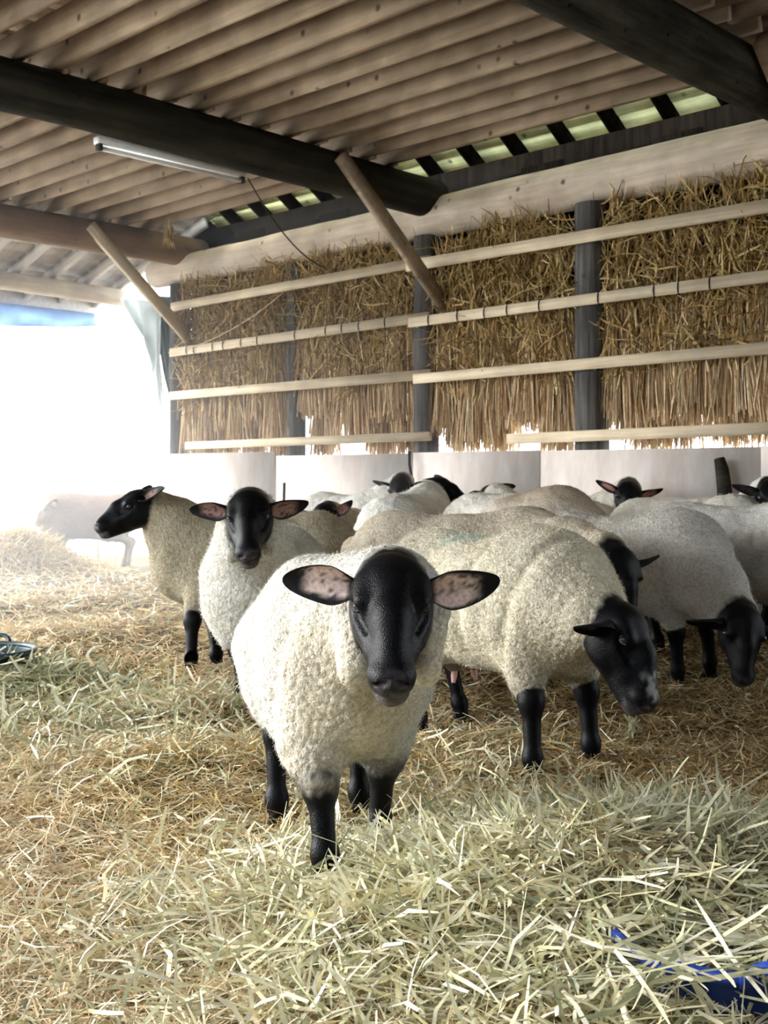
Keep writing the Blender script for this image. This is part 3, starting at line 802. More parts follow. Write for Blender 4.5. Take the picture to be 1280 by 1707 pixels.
def sheep_mat():
    m, nt, b = new_mat('sheep_coat'); N = nt.nodes; L = nt.links
    at = N.new('ShaderNodeAttribute'); at.attribute_name = 'col'
    wl = N.new('ShaderNodeAttribute'); wl.attribute_name = 'wool'
    tc = N.new('ShaderNodeTexCoord')
    n1 = N.new('ShaderNodeTexNoise'); n1.inputs['Scale'].default_value = 150; n1.inputs['Detail'].default_value = 4
    n2 = N.new('ShaderNodeTexNoise'); n2.inputs['Scale'].default_value = 260; n2.inputs['Detail'].default_value = 2
    vo = N.new('ShaderNodeTexVoronoi'); vo.inputs['Scale'].default_value = 75; vo.feature = 'SMOOTH_F1'; vo.inputs['Smoothness'].default_value = .4
    for q in (n1, n2): L.new(tc.outputs['Object'], q.inputs['Vector'])
    ds = N.new('ShaderNodeVectorMath'); ds.operation = 'SCALE'; ds.inputs['Scale'].default_value = .02
    ad = N.new('ShaderNodeVectorMath'); ad.operation = 'ADD'
    L.new(n1.outputs['Color'], ds.inputs[0]); L.new(tc.outputs['Object'], ad.inputs[0]); L.new(ds.outputs[0], ad.inputs[1]); L.new(ad.outputs[0], vo.inputs['Vector'])
    hs = N.new('ShaderNodeMath'); hs.operation = 'SUBTRACT'; L.new(n1.outputs['Fac'], hs.inputs[0]); L.new(vo.outputs['Distance'], hs.inputs[1])
    bw = N.new('ShaderNodeBump'); bw.inputs['Strength'].default_value = .8; bw.inputs['Distance'].default_value = .008
    L.new(hs.outputs[0], bw.inputs['Height'])
    bs = N.new('ShaderNodeBump'); bs.inputs['Strength'].default_value = .6; bs.inputs['Distance'].default_value = .003
    L.new(n2.outputs['Fac'], bs.inputs['Height'])
    mr = N.new('ShaderNodeMapRange'); mr.inputs[1].default_value = .3; mr.inputs[2].default_value = .7; mr.inputs[3].default_value = .82; mr.inputs[4].default_value = 1.08
    L.new(n1.outputs['Fac'], mr.inputs[0])
    sc = N.new('ShaderNodeVectorMath'); sc.operation = 'SCALE'; L.new(at.outputs['Color'], sc.inputs[0]); L.new(mr.outputs[0], sc.inputs['Scale'])
    wool = b; L.new(sc.outputs[0], wool.inputs['Base Color']); wool.inputs['Roughness'].default_value = 1.0; wool.inputs['Specular IOR Level'].default_value = .05
    L.new(bw.outputs[0], wool.inputs['Normal'])
    skin = N.new('ShaderNodeBsdfPrincipled'); L.new(sc.outputs[0], skin.inputs['Base Color']); skin.inputs['Roughness'].default_value = .38; skin.inputs['Specular IOR Level'].default_value = .11
    L.new(bs.outputs[0], skin.inputs['Normal'])
    mix = N.new('ShaderNodeMixShader'); L.new(wl.outputs['Fac'], mix.inputs[0]); L.new(skin.outputs[0], mix.inputs[1]); L.new(wool.outputs[0], mix.inputs[2])
    L.new(mix.outputs[0], N['Material Output'].inputs['Surface'])
    return m
M_sheep = sheep_mat()
M_fuzz = attr_mat('fleece_fibre', 1.0, .05, .25, 60, .1)
M_ear = attr_mat('ear_skin', .6, .25, .10, 120, .25, .3)
M_eye = attr_mat('eye', .08, .6, 0, 60, .02)
M_hoof = plain_mat('hoof_horn', (.02, .018, .016), .5, .4, .3, 40, .2)
M_tagm = plain_mat('ear_tag', (.75, .75, .70), .35, .5, .05)
M_udder = plain_mat('udder_skin', (.12, .095, .09), .6, .3, .2, 30)

BLACK = np.array([.0032, .0034, .0048])
def unit(v): v = np.asarray(v, float); return v / np.linalg.norm(v)
hoof_me = None
def hoof_mesh():
    b = MB()
    for s in (-1, 1):
        V = []
        for (z, x0, x1, y0, y1) in ((0, -.030, .046, .002, .024), (.03, -.028, .030, .002, .021), (.055, -.022, .014, .003, .018)):
            V += [[x0, s * y0, z], [x1, s * y0 * 2, z], [x1 - .008, s * y1 * .8, z], [x0, s * y1, z]]
        F = []
        for i in (0, 1):
            for j in range(4):
                k = (j + 1) % 4; F.append([i * 4 + j, i * 4 + k, i * 4 + 4 + k, i * 4 + 4 + j])
        F += [[0, 3, 2, 1], [8, 9, 10, 11]]
        b.add(V, F)
    return b.mesh('hoof', M_hoof)

def ear_mesh(side, L_=.165, Wd=.040, pink=(.70, .42, .36), pink_amt=1.0, seed=0):
    """ear along +x, opening towards +z, root at the origin"""
    n, m = 26, 15
    t = np.sin(np.linspace(0, 1, n) * math.pi / 2); s = np.linspace(-1, 1, m)
    T, S = np.meshgrid(t, s, indexing='ij')
    prof = Wd * np.maximum(np.sin(np.pi * np.clip(.08 + .92 * T, 0, 1) ** .92), 0) ** .50
    ang = S * (1.15 + 1.0 * (1 - T) ** 2.5)
    y = prof * np.sin(ang) / np.sin(1.15) * (.62 + .38 * smooth(0, .4, T))
    z = prof * .75 * (1 - np.cos(ang)) * (1.1 - .45 * T)
    x = L_ * T
    y = y - .006 * np.sin(T * 3)
    z = z - .020 * T ** 2
    top = np.stack([x, y, z], -1).reshape(-1, 3)
    th = .0045 * (1 - .5 * S.ravel() ** 2)
    bot = top - np.stack([0 * th, 0 * th, th + .001], -1)
    V = np.concatenate([top, bot]); q = n * m
    i = np.arange(n - 1)[:, None] * m; j = np.arange(m - 1)[None]
    f = np.stack([i + j, i + m + j, i + m + j + 1, i + j + 1], -1).reshape(-1, 4)
    F = [f, f[:, ::-1] + q]
    ring = [r * m for r in range(n)] + [(n - 1) * m + c for c in range(1, m)] + [r * m + m - 1 for r in range(n - 2, -1, -1)] + [c for c in range(m - 2, 0, -1)]
    ring = np.array(ring); nx = np.roll(ring, -1)
    F.append(np.stack([ring, ring + q, nx + q, nx], -1))
    C = np.tile(BLACK * 1.2, (2 * q, 1))
    mk = smooth(.10, .2, T) * smooth(.80, .58, T) * smooth(.78, .55, np.abs(S + .12))
    nz = .55 * vnoise(np.stack([x * 35 + seed, y * 120, 0 * x + seed], -1)) + .7 * vnoise(np.stack([x * 150 + seed, y * 190, 0 * x], -1))
    mk = np.clip(mk * pink_amt * (1 - .85 * smooth(.22, .5, nz)), 0, 1)
    C[:q] = C[:q] * (1 - mk.ravel()[:, None]) + np.array(pink) * mk.ravel()[:, None]
    if side < 0:
        V[:, 1] *= -1; F = [g[:, ::-1] for g in F]
    return mesh_np('ear', V, F, M_ear, C, True)
def eye_mesh(iris=(.020, .022, .032), rim=(.07, .055, .055)):
    n, m = 20, 14
    V = [[0, 0, 1.0]]
    for i in range(1, m):
        a = math.pi * i / m
        for j in range(n): V.append([math.sin(a) * math.cos(6.28319 * j / n), math.sin(a) * math.sin(6.28319 * j / n), math.cos(a)])
    V.append([0, 0, -1.0]); V = np.array(V)
    f3 = [[0, 1 + j, 1 + (j + 1) % n] for j in range(n)] + [[len(V) - 1, 1 + (m - 2) * n + (j + 1) % n, 1 + (m - 2) * n + j] for j in range(n)]
    f4 = [[1 + i * n + j, 1 + (i + 1) * n + j, 1 + (i + 1) * n + (j + 1) % n, 1 + i * n + (j + 1) % n] for i in range(m - 2) for j in range(n)]
    c = V[:, 2]
    C = np.where((c > .78)[:, None], np.array(iris), np.where((c > .62)[:, None], np.array(rim), BLACK * 1.5))
    return mesh_np('eye', V * .0165, [np.array(f4), np.array(f3)], M_eye, C, True)
def basis_obj(o, pos, X, Y, Z, scale=1.0):
    M = Matrix(((X[0], Y[0], Z[0], pos[0]), (X[1], Y[1], Z[1], pos[1]), (X[2], Y[2], Z[2], pos[2]), (0, 0, 0, 1)))
    o.matrix_local = M @ Matrix.Scale(scale, 4)

def make_sheep(label, x, y, heading, poll, nose, up, size=1.0, hs=1.15, res=.014, feet=None, wool=(.74, .71, .64), black=None,
               fuzz=0, ears=((-.25, -.10), (-.25, -.10)), ear_face=((1, 0, -.1), (1, 0, -.1)), stain=None, seed=0, width=1.0, pink=(.62, .36, .30), pink_amt=1.0, leg_wool=.26,
               face_fn=None, fuzz_len=.009, length=1.0, belly=0.0, eye_kw=None, name='sheep', lid=(.035, .030, .032), creases=(), ruff=0.0, head_wool=0.0, neck_r=1.0, collar=1.0, ear_len=.165):
    """poll, nose: world points; heading in degrees in the camera-ground frame"""
    global hoof_me
    black = BLACK if black is None else np.array(black)
    h = math.radians(heading); ch, sh = math.cos(h), math.sin(h)
    gz = float(ground(x, y))
    def loc(p):
        d = np.asarray(p, float) - np.array([x, y, gz]); return np.array([d[0] * ch + d[1] * sh, -d[0] * sh + d[1] * ch, d[2]])
    def ldir(v):
        v = np.asarray(v, float); return np.array([v[0] * ch + v[1] * sh, -v[0] * sh + v[1] * ch, v[2]])
    root = empty(name, (x, y, gz), h)
    tag(root, label, 'sheep', 'flock of sheep')
    P0 = loc(poll); N0 = loc(nose)
    f = unit(N0 - P0); u = ldir(up); u = unit(u - f * u.dot(f)); r = np.cross(u, f)     # r: sheep's left
    H = lambda a, b, c: P0 + (f * a + r * b + u * c) * hs
    R = np.stack([f, r, u])
    s = size; Lx = s * length
    zc = .56 * s
    lo = np.array([-.72 * Lx, -.36 * s * width, -.02]); hi = np.array([.62 * Lx, .36 * s * width, .95 * s])
    for p in (H(-.06, 0, 0), H(.38, 0, 0), P0):
        lo = np.minimum(lo, p - .16); hi = np.maximum(hi, p + .16)
    lo[2] = -.03
    fd = Field(lo, hi, res)
    A = fd.new(); B = fd.new()      # fleece, bare skin
    w = width
    fd.ell(A, (-.02 * Lx, 0, zc - .005), (.50 * Lx, .275 * s * w, (.262 + belly) * s), .10)
    fd.ell(A, (-.36 * Lx, 0, zc + .03), (.235 * Lx, .235 * s * w, .235 * s), .10)
    fd.ell(A, (.26 * Lx, 0, zc + .02), (.25 * Lx, .235 * s * w, .27 * s), .10)
    fd.ell(A, (.40 * Lx, 0, zc - .06 * s), (.15 * Lx, .17 * s * w, .17 * s), .10)
    nb = H(-.02, 0, -.065); sh0 = np.array([.34 * Lx, 0, zc + .07 * s])
    fd.cone(A, sh0, sh0 + (nb - sh0) * .55, .19 * s * neck_r, .145 * s * neck_r, .12)
    fd.cone(A, sh0 + (nb - sh0) * .5, nb, .15 * s * neck_r, .098 * hs * collar, .08)
    if head_wool > 0:
        fd.ell(A, H(-.005, 0, .045), (.07 * hs, .075 * hs, .05 * hs * head_wool), .03, R)
    if ruff > 0:
        for q in (-1, 1):
            fd.cone(A, H(.0, q * .075, -.075), H(.15, q * .072, -.125), .055 * hs * ruff, .034 * hs * ruff, .03)
    fd.ell(A, (-.60 * Lx, 0, zc + .04), (.06, .045, .09), .05)
    # legs
    ff = {'fl': (.30 * Lx, .115 * s), 'fr': (.30 * Lx, -.115 * s), 'hl': (-.43 * Lx, .125 * s), 'hr': (-.43 * Lx, -.125 * s)}
    if feet:
        for k_, p in feet.items():
            q = loc((p[0], p[1], 0)); ff[k_] = (q[0], q[1])
    feet_xyz = {}
    for k_, (fx, fy) in ff.items():
        sgn = 1 if k_[1] == 'l' else -1
        wx, wy = x + fx * ch - fy * sh, y + fx * sh + fy * ch
        fz = float(ground(wx, wy)) - gz - .012
        feet_xyz[k_] = (fx, fy, fz)
        if k_[0] == 'f':
            top = np.array([.27 * Lx, sgn * .125 * s, .46 * s]); kn = np.array([fx * .75 + top[0] * .25 + .015, fy * .75 + top[1] * .25, .265 * s + fz * .5])
            fe = np.array([fx + .005, fy, fz + .085])
            fd.cone(A, top, top + (kn - top) * .72, .115 * s, .066 * s, .07)
            if leg_wool < .25: fd.cone(A, top + (kn - top) * .6, kn, .085 * s, .052 * s, .03)
            fd.cone(B, top * .3 + kn * .7, kn, .044 * s, .042 * s, .03); fd.ell(B, kn, (.044 * s, .042 * s, .055 * s), .02)
            fd.cone(B, kn, fe, .036 * s, .030 * s, .03)
        else:
            hip = np.array([-.32 * Lx, sgn * .12 * s, .50 * s]); st = np.array([-.26 * Lx, sgn * .14 * s, .40 * s])
            hk = np.array([fx - .055, fy * .8 + sgn * .14 * s * .2, .28 * s + fz * .5]); fe = np.array([fx - .01, fy, fz + .085])
            fd.cone(A, hip, st, .16 * s, .115 * s, .08); fd.cone(A, st, st + (hk - st) * .45, .105 * s, .07 * s, .05)
            fd.cone(B, st, hk, .06 * s, .038 * s, .03); fd.ell(B, hk, (.042 * s, .036 * s, .05 * s), .02); fd.cone(B, hk, fe, .034 * s, .028 * s, .02)
        fd.ell(B, fe, (.036 * s, .034 * s, .036 * s), .02)
        fd.cone(B, fe, (fx + .008, fy, fz + .035), .030 * s, .030 * s, .02)
    # head
    def he(c, rad, k, sub=False): fd.ell(B, H(*c), [q * hs for q in rad], k * hs, R, .08, sub)
    def hc(a, b, r0, r1, k, sub=False): fd.cone(B, H(*a), H(*b), r0 * hs, r1 * hs, k * hs, .08, sub)
    he((.055, 0, -.012), (.088, .079, .076), .03)
    he((.045, 0, .030), (.062, .066, .045), .04)
    hc((.09, 0, -.014), (.255, 0, -.022), .066, .042, .03)
    hc((.07, 0, .034), (.16, 0, .036), .040, .033, .03)
    hc((.15, 0, .036), (.245, 0, .010), .033, .027, .025)
    for q in (-1, 1):
        he((.088, q * .046, -.045), (.070, .034, .056), .03)
        hc((.060, q * .058, .034), (.108, q * .060, .036), .021, .019, .022)
        hc((.12, q * .052, -.012), (.19, q * .034, -.024), .022, .020, .02)
        hc((.280, q * .016, .002), (.258, q * .029, -.010), .016, .015, .014)
    hc((.09, 0, -.070), (.262, 0, -.058), .042, .026, .03)
    he((.270, 0, -.014), (.038, .043, .036), .02)
    he((.266, 0, -.056), (.036, .035, .021), .008)
    fd.cone(B, H(-.02, 0, -.05), H(.07, 0, -.02), .085 * hs, .07 * hs, .04)
    if res < .0105:
        for q in (-1, 1):
            hc((.300, q * .014, .006), (.288, q * .030, -.006), .0065, .0050, .008, True)
            hc((.308, 0, -.036), (.295, q * .026, -.039), .0045, .0045, .006, True)
            hc((.295, q * .026, -.039), (.235, q * .050, -.040), .0045, .0035, .006, True)
            he((.106, q * .076, .018), (.020, .013, .012), .010, True)
            hc((.125, q * .070, .008), (.165, q * .050, .006), .007, .004, .012, True)
        hc((.313, 0, -.006), (.309, 0, -.034), .0034, .0034, .005, True)
    # coarse wool relief is put into the field so that the lip over face and legs stays crisp
    F = smin(A, B, .010)
    V, Q = fd.mesh(F)
    da = fd.sample(A, V); db = fd.sample(B, V)
    wm = smooth(.004, -.006, da - db + .003 * vnoise(V * 60 + seed))
    # normals
    e = res * .8
    G = np.stack([fd.sample(F, V + np.eye(3)[i] * e) - fd.sample(F, V - np.eye(3)[i] * e) for i in range(3)], -1)
    G /= np.linalg.norm(G, axis=1)[:, None] + 1e-9
    big = vnoise(V * 5.0 + seed) * .010 + vnoise(V * np.array([13, 9, 9]) + seed * 2) * .006
    dsp = big
    crack = 0 * wm
    if res < .0125:
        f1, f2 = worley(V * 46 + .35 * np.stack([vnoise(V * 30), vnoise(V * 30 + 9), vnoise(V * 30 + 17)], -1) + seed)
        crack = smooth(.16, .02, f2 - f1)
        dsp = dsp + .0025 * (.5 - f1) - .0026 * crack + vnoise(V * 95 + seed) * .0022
        dsp = dsp + np.abs(vnoise(V * 48 + seed)) * .001
    else:
        dsp = dsp + vnoise(V * 34 + seed) * .006
    for (cx_, tilt, amp) in creases:
        dsp = dsp - amp * np.exp(-((V[:, 0] - cx_ - tilt * (V[:, 2] - .55)) / .022) ** 2) * smooth(.30, .5, V[:, 2])
        dsp = dsp + amp * .7 * np.exp(-((V[:, 0] - cx_ - .06 - tilt * (V[:, 2] - .55)) / .045) ** 2) * smooth(.30, .5, V[:, 2])
    V2 = V + G * (dsp * wm)[:, None]
    # colours
    wc = np.array(wool)[None] * (1 + .10 * vnoise(V * 7 + seed)[:, None] + .08 * vnoise(V * 22 + seed)[:, None])
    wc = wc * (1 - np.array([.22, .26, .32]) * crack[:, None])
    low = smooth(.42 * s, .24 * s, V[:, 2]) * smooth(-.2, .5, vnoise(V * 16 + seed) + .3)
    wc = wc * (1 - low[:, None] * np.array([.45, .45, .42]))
    if stain: wc = stain(V, wc)
    bc = np.tile(black, (len(V), 1)) * (1 + .25 * vnoise(V * 40)[:, None])
    hx = (V - P0) @ f / hs; hy = (V - P0) @ r / hs; hz = (V - P0) @ u / hs
    onhead = (hx > -.1) & (np.abs(hy) < .15) & (np.abs(hz) < .15) & (wm < .5)
    nosec = smooth(.275, .300, hx) * smooth(.05, .03, np.abs(hy)) * onhead
    bc = bc + nosec[:, None] * np.array([.075, .066, .070]) * (.6 + .6 * vnoise(V * 120)[:, None])
    lip = smooth(.25, .27, hx) * smooth(-.036, -.046, hz) * onhead
    bc = bc + lip[:, None] * np.array([.065, .055, .059])
    if face_fn: bc = face_fn(hx, hy, hz, onhead, bc, V)
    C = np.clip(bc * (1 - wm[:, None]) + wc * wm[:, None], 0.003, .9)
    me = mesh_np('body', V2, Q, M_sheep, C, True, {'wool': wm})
    obj('body', me, root)
    # fibres standing out of the fleece
    if fuzz:
        idx = np.nonzero(wm > .6)[0]; idx = idx[RNG.integers(0, len(idx), fuzz)]
        p = V2[idx] + RNG.normal(0, res * .5, (fuzz, 3)); g = G[idx]
        p = p - g * .003
        d = g + RNG.normal(0, .75, (fuzz, 3)); d /= np.linalg.norm(d, axis=1)[:, None]
        neg = (d * g).sum(1) < .1; d[neg] += g[neg] * .8
        sd = np.cross(d, RNG.normal(0, 1, (fuzz, 3))); sd /= np.linalg.norm(sd, axis=1)[:, None] + 1e-9
        ln = RNG.uniform(.4, 1.25, (fuzz, 1)) * fuzz_len; wd = ln * .11
        mid = p + d * ln * .6 + RNG.normal(0, .0015, (fuzz, 3)); tip = p + d * ln + RNG.normal(0, .004, (fuzz, 3))
        FV = np.stack([p - sd * wd, p + sd * wd, mid + sd * wd * .8, mid - sd * wd * .8, tip], 1).reshape(-1, 3)
        b5 = np.arange(fuzz)[:, None] * 5
        FC = np.repeat(np.clip(C[idx] * 1.08 * (1 + RNG.normal(0, .06, (fuzz, 1))), 0, .9), 5, axis=0)
        o = obj('fleece', mesh_np('fleece', FV, [b5 + np.array([[0, 1, 2, 3]]), b5 + np.array([[3, 2, 4]])], M_fuzz, FC), root)
        o['kind'] = 'stuff'
    # ears
    for q, (up_a, back_a), ef in ((1, ears[0], ear_face[0]), (-1, ears[1], ear_face[1])):
        d = unit(r * q + u * up_a + f * -back_a); nrm = f * ef[0] + r * q * ef[1] + u * ef[2]; nrm = unit(nrm - d * nrm.dot(d)); yv = np.cross(nrm, d)
        o = obj('ear', ear_mesh(1, pink=pink, pink_amt=pink_amt, seed=seed + q, L_=ear_len), root)
        basis_obj(o, H(.035, q * .066, .008), d, yv, nrm, hs)
    # eyes
    for q in (-1, 1):
        p = H(.106, q * .13, .022); st = -r * q * .001
        for _ in range(150):
            if fd.sample(B, p[None])[0] < 0: break
            p = p + st
        out = unit(r * q * .8 + f * .22 + u * .45)
        o = obj('eye', eye_mesh(**(eye_kw or {})), root)
        Xv = unit(np.cross(u, out)); Yv = np.cross(out, Xv)
        basis_obj(o, p - out * .0020 * hs, Xv, Yv, out, hs)
        if res < .0105:
            b = MB(); th = np.linspace(0, 2 * math.pi, 21)
            b.tube(np.stack([.0150 * np.cos(th), .0095 * np.sin(th), .0085 + .003 * np.abs(np.sin(th))], -1), .0019, 8, lid, cap=False)
            lo_ = obj('eyelid', b.mesh('eyelid', M_ear, True), o)
    # hooves
    if hoof_me is None: hoof_me = hoof_mesh()
    for k_, (fx, fy, fz) in feet_xyz.items():
        o = obj('hoof', hoof_me, root, (fx, fy, fz)); o.scale = (s * 1.15, s * 1.2, s * 1.1)
    return root, H, (f, r, u)

def gp(px, py, lift=.03):
    """ground contact seen at a pixel (straw surface a little above the floor)"""
    d = (EYE - lift) * FPX / (py - HOR); return ((px - 640) / FPX * d, d)

# ---- A: the near ewe
def stain_lightA(V, wc):
    # creamier chest: own cream tone plus warm light put into the colour
    ch = smooth(.30, .44, V[:, 0]) * smooth(.78, .62, V[:, 2])
    wc = wc * (1 - ch[:, None] * np.array([.02, .07, .17]))
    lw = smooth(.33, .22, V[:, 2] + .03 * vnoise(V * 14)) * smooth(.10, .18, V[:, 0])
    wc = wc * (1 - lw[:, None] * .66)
    return wc
def faceA(hx, hy, hz, on, bc, V):
    return bc
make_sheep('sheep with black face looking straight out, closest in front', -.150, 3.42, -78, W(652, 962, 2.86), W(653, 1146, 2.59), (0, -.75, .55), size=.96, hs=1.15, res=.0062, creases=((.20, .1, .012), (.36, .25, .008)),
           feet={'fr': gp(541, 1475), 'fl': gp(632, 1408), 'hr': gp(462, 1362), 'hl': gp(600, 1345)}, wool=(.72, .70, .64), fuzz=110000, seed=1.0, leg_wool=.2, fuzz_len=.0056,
           ears=((.03, .02), (.03, .02)), ear_face=((.85, 0, .4), (.85, 0, .4)), stain=stain_lightA, pink=(.90, .70, .64), ruff=1.0, head_wool=0, width=.86, length=.92)

def ahead(x, y, heading, dist, z, side=0.0):
    h = math.radians(heading); return np.array([x + dist * math.cos(h) - side * math.sin(h), y + dist * math.sin(h) + side * math.cos(h), z + float(ground(x, y))])
# ---- B: profile at the left
make_sheep('sheep in profile at the left, head raised towards the daylight', -.74, 6.62, 186, W(246, 834, 6.45), W(160, 878, 6.35), (-.3, -.1, .95), size=1.0, hs=1.06, res=.0095,
           feet={'fl': gp(320, 1112), 'fr': gp(362, 1104)}, wool=(.42, .37, .27), fuzz=40000, seed=2.0, ears=((.35, .85), (.35, .85)), ear_face=((-.2, .6, .6), (-.2, .6, .6)), pink_amt=.3, width=.9)  # dark wool colour holds the shade on the flank
# ---- C: second face, behind the near ewe
make_sheep('sheep facing us just behind the left shoulder of the nearest one', -.555, 5.55, -99, W(415, 838, 5.02), W(413, 930, 4.76), (0, -.75, .55), size=.98, hs=1.12, res=.0095,
           feet={'fr': gp(405, 1172), 'fl': gp(470, 1165)}, wool=(.66, .64, .58), fuzz=40000, seed=3.0, ears=((-.12, .05), (-.12, .05)), ear_face=((.9, 0, .1), (.9, 0, .1)), width=.88, length=.9, pink=(.34, .20, .18), ruff=.9)
# ---- D: large ewe with lowered head on the right
def stainD(V, wc):
    m = smooth(.16, .05, np.sqrt((V[:, 0] + .12) ** 2 + (V[:, 1] + .02) ** 2 * .7)) * smooth(.70, .80, V[:, 2]) * smooth(-.3, .3, vnoise(V * 25))
    return wc * (1 - m[:, None] * np.array([.45, .22, .18]))
def faceD(hx, hy, hz, on, bc, V):
    m = smooth(.045, .02, np.sqrt(((hx - .245) * .55) ** 2 + (hy + .005) ** 2 + (hz - .025) ** 2)) * smooth(-.35, .2, vnoise(V * 70)) * on
    return bc * (1 - m[:, None]) + m[:, None] * np.array([.26, .26, .26])
rootD, HD, (fD, rD, uD) = make_sheep('large sheep with white nose patch lowering its head on the right', .42, 4.52, -52, W(1022, 1026, 3.96), W(1090, 1186, 3.78), (.85, -.55, .30), size=.98, hs=1.14, res=.008, lid=(.16, .10, .10), creases=((.10, .15, .014), (.33, .3, .010)), ear_len=.135,
           feet={'fr': gp(886, 1282), 'fl': gp(983, 1258), 'hl': gp(768, 1188), 'hr': gp(700, 1215)}, wool=(.70, .65, .52), fuzz=60000, seed=4.0, ears=((-.3, -.25), (-.6, -.3)),
           ear_face=((.5, .3, .8), (1, -.25, -.1)), stain=stainD, face_fn=faceD, pink_amt=.2, eye_kw={'rim': (.16, .12, .12)})
# udder and teats
b = MB()
for (a, r_) in (((-.17, -.05, .36), .06), ((-.16, .05, .36), .06)):
    t_ = np.linspace(0, 1, 9)
    b.tube([(a[0], a[1], a[2] - .105 * q) for q in t_], [r_ * math.sqrt(max(0.03, 1 - q * q)) for q in t_], 14)
obj('udder', b.mesh('udder', M_udder, True), rootD)
M_teat = plain_mat('teat_skin', (.62, .34, .32), .5, .3, .1)
for sgn in (-1, 1):
    b = MB(); b.tube([(-.165, sgn * .05, .27), (-.163, sgn * .055, .235), (-.16, sgn * .06, .215)], [.014, .012, .008], 10); obj('teat', b.mesh('teat', M_teat, True), rootD)
b = MB(); b.box((0, 0, 0), (.035, .012, .018)); b.tube([[0, -.012, 0], [0, .014, 0]], .010, 12)
o = obj('ear_tag', b.mesh('ear_tag', M_tagm), rootD); o.location = HD(.02, .155, -.03); o.rotation_euler = (.4, .2, 1.0); o['label'] = 'white ear tag'
# ---- E: dark head behind D
make_sheep('sheep behind the large one, its dark head in shadow with one ear out', .42, 5.98, -24, W(1022, 925, 5.12), W(1062, 1075, 4.92), (.35, -.8, .45), size=1.03, hs=1.12, res=.0115, wool=(.62, .55, .44), fuzz=16000, seed=5.0,
           ears=((-.15, .15), (-.15, .15)), pink_amt=.1, length=1.05)
# ---- F: grazing at the right
make_sheep('sheep grazing at the right edge with its black face to the straw', 1.30, 6.16, -45, W(1236, 1024, 5.32), W(1243, 1160, 5.12), (.1, -.85, .40), size=1.0, hs=1.10, res=.0105,
           feet={'fr': gp(1128, 1130), 'fl': gp(1182, 1122)}, wool=(.62, .60, .55), fuzz=34000, seed=6.0, ears=((-.3, -.25), (-.3, -.25)), pink_amt=.0)
# ---- H: cut by the right edge
make_sheep('grey-white sheep cut off by the right edge behind the grazing one', 1.98, 6.42, -38, W(1420, 1000, 5.75), W(1440, 1120, 5.6), (.3, -.8, .45), size=1.03, res=.0125, wool=(.62, .61, .57), fuzz=14000, seed=7.0)
# ---- I: small face behind C
make_sheep('small sheep with one ear pricked, peering out behind the second face', -.29, 8.58, -100, W(543, 850, 7.95), W(528, 908, 7.72), (-.35, -.8, .45), size=.85, hs=1.0, res=.0125, wool=(.46, .40, .31), fuzz=6000, seed=8.0,
           ears=((.35, .0), (.12, .1)), pink_amt=.5)
# ---- J, K: two heads by the wall
make_sheep('white sheep near the back wall with head turned to the right', .17, 8.05, 70, W(722, 808, 8.72), W(757, 824, 8.66), (.3, -.3, .9), size=1.0, hs=1.0, res=.0135, wool=(.80, .78, .72), fuzz=7000, seed=9.0, ears=((.0, .7), (.0, .7)), pink_amt=.2)
make_sheep('sheep by the wall showing only its face and a drooping left ear', -.26, 9.62, -44, W(668, 803, 9.25), W(662, 850, 9.10), (-.1, -.8, .5), size=.98, hs=1.0, res=.0135, wool=(.74, .72, .66), fuzz=4000, seed=10.0, ears=((-.1, .1), (-.1, .1)), pink_amt=.2)
# ---- L: rump with brown stain
def stainL(V, wc):
    m = smooth(-.06, .10, V[:, 0] + .10 * vnoise(V * 5)) * smooth(.2, -.05, V[:, 1] * 0 + vnoise(V * 3) * .3)
    return wc * (1 - m[:, None] * np.array([.40, .48, .56]))
make_sheep('white sheep with brown-stained flank in the middle of the flock', .86, 7.32, -48, ahead(.86, 7.32, -48, .78, .52), ahead(.86, 7.32, -48, .92, .22), ahead(0, 0, -48, 1, .3), size=1.04, res=.0135, wool=(.78, .74, .66), fuzz=8000, seed=11.0, stain=stainL)
# ---- S: pink ear
make_sheep('sheep with a pink ear poking up behind the stained one', 1.15, 7.98, 137, W(820, 820, 8.44), W(806, 856, 8.62), (-.4, .2, .9), size=.94, hs=1.0, res=.014, wool=(.72, .68, .60), fuzz=4000, seed=12.0, ears=((.1, .3), (.05, .1)), pink=(.55, .25, .2), ear_face=((-.9, 0, .2), (-.9, 0, .2)))
# ---- M: looking at us from the wall
make_sheep('sheep looking out from the wall with pink ears spread wide', 1.36, 8.34, -44, W(1048, 812, 7.95), W(1046, 858, 7.80), (0, -.8, .5), size=.96, hs=1.0, res=.0125, wool=(.74, .70, .60), fuzz=5000, seed=13.0, ears=((.12, .1), (.05, .1)), pink=(.60, .28, .22))
# ---- N, O
make_sheep('cream sheep with its back turned beneath the short dark stake', 1.90, 7.22, -44, ahead(1.9, 7.22, -44, .78, .5), ahead(1.9, 7.22, -44, .9, .2), ahead(0, 0, -44, 1, .3), size=.98, res=.014, wool=(.78, .75, .66), fuzz=5000, seed=14.0)
make_sheep('white sheep by the wall at the right edge with one dark ear out', 2.10, 7.42, -46, W(1284, 812, 6.98), W(1292, 856, 6.85), (0, -.8, .5), size=.98, hs=1.0, res=.0135, wool=(.82, .80, .74), fuzz=5000, seed=15.0, ears=((-.1, .1), (-.1, .1)), pink_amt=.1)
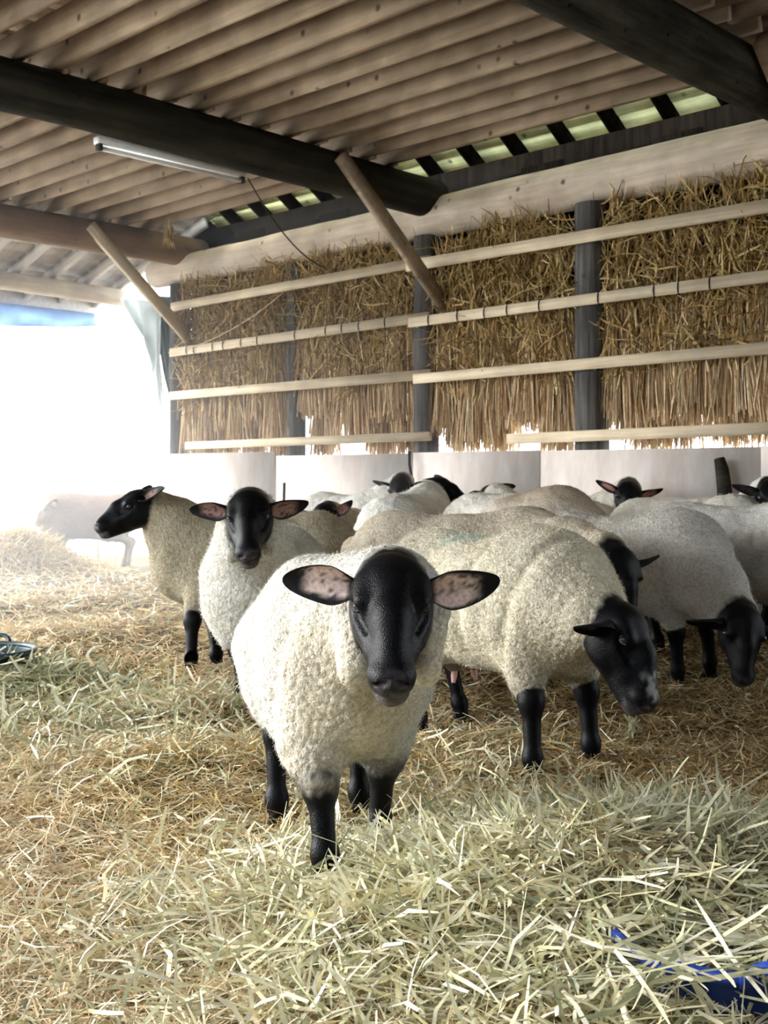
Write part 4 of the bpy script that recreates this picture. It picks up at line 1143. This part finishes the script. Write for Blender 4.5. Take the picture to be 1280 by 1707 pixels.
# ---- P: brown sheep out in the light
def stainP(V, wc):
    m = smooth(-.46, -.56, V[:, 0]); return wc * (1 - m[:, None]) + m[:, None] * np.array([.7, .66, .6])
make_sheep('brown sheep standing in the glare at the far left', -3.45, 13.6, 183, W(88, 842, 13.4), W(60, 872, 13.3), (-.7, -.1, .7), size=1.02, hs=1.0, res=.0135, wool=(.22, .14, .10), black=(.20, .13, .09), fuzz=4000, seed=16.0, stain=stainP, ears=((-.1, .4), (-.1, .4)))

# ================================================================== HAZE: volume added to give the veil of glare
def haze(name, u0, u1, v0, v1, z1, dens):
    m = bpy.data.materials.new(name); m.use_nodes = True; nt = m.node_tree
    nt.nodes.remove(nt.nodes['Principled BSDF'])
    vs = nt.nodes.new('ShaderNodeVolumeScatter'); vs.inputs['Density'].default_value = dens; vs.inputs['Anisotropy'].default_value = .2
    vs.inputs['Color'].default_value = (.93, .97, 1, 1)
    nt.links.new(vs.outputs[0], nt.nodes['Material Output'].inputs['Volume'])
    b = MB(); b.box(((u0 + u1) / 2, (v0 + v1) / 2, z1 / 2 - .01), (u1 - u0, v1 - v0, z1))
    o = barn_obj(name, b.mesh(name, m)); tag(o, 'haze added for the glare at the open end', 'haze', kind='stuff')
haze('glare_haze', -16.5, -5.9, -6, 7.9, 3.58, .065)

# ================================================================== hay hanging from the large ewe's mouth
n = 14
q0 = HD(.29, 0, -.06); hD = math.radians(-52)
base_p = np.array([.42 + q0[0] * math.cos(hD) - q0[1] * math.sin(hD), 4.52 + q0[0] * math.sin(hD) + q0[1] * math.cos(hD), float(ground(.42, 4.52)) + q0[2] - .035])
V, F, C = ribbons(base_p + RNG.normal(0, .008, (n, 3)), RNG.random(n) * 6.28, RNG.normal(-1.2, .3, n), RNG.uniform(.06, .12, n), RNG.uniform(.004, .008, n), pick(PAL_GREEN, n), 4, .25)
tag(obj('hay_wisp', mesh_np('hay_wisp', V, F, M_straw, C)), 'green hay wisp in the mouth of the large sheep', 'hay', kind='stuff')
# world axes along the barn's walls
for o in scene.objects:
    if o.parent is None and o.type in {'MESH', 'EMPTY'}:
        o.matrix_basis = Matrix.Rotation(-BARN_ANG, 4, 'Z') @ o.matrix_basis
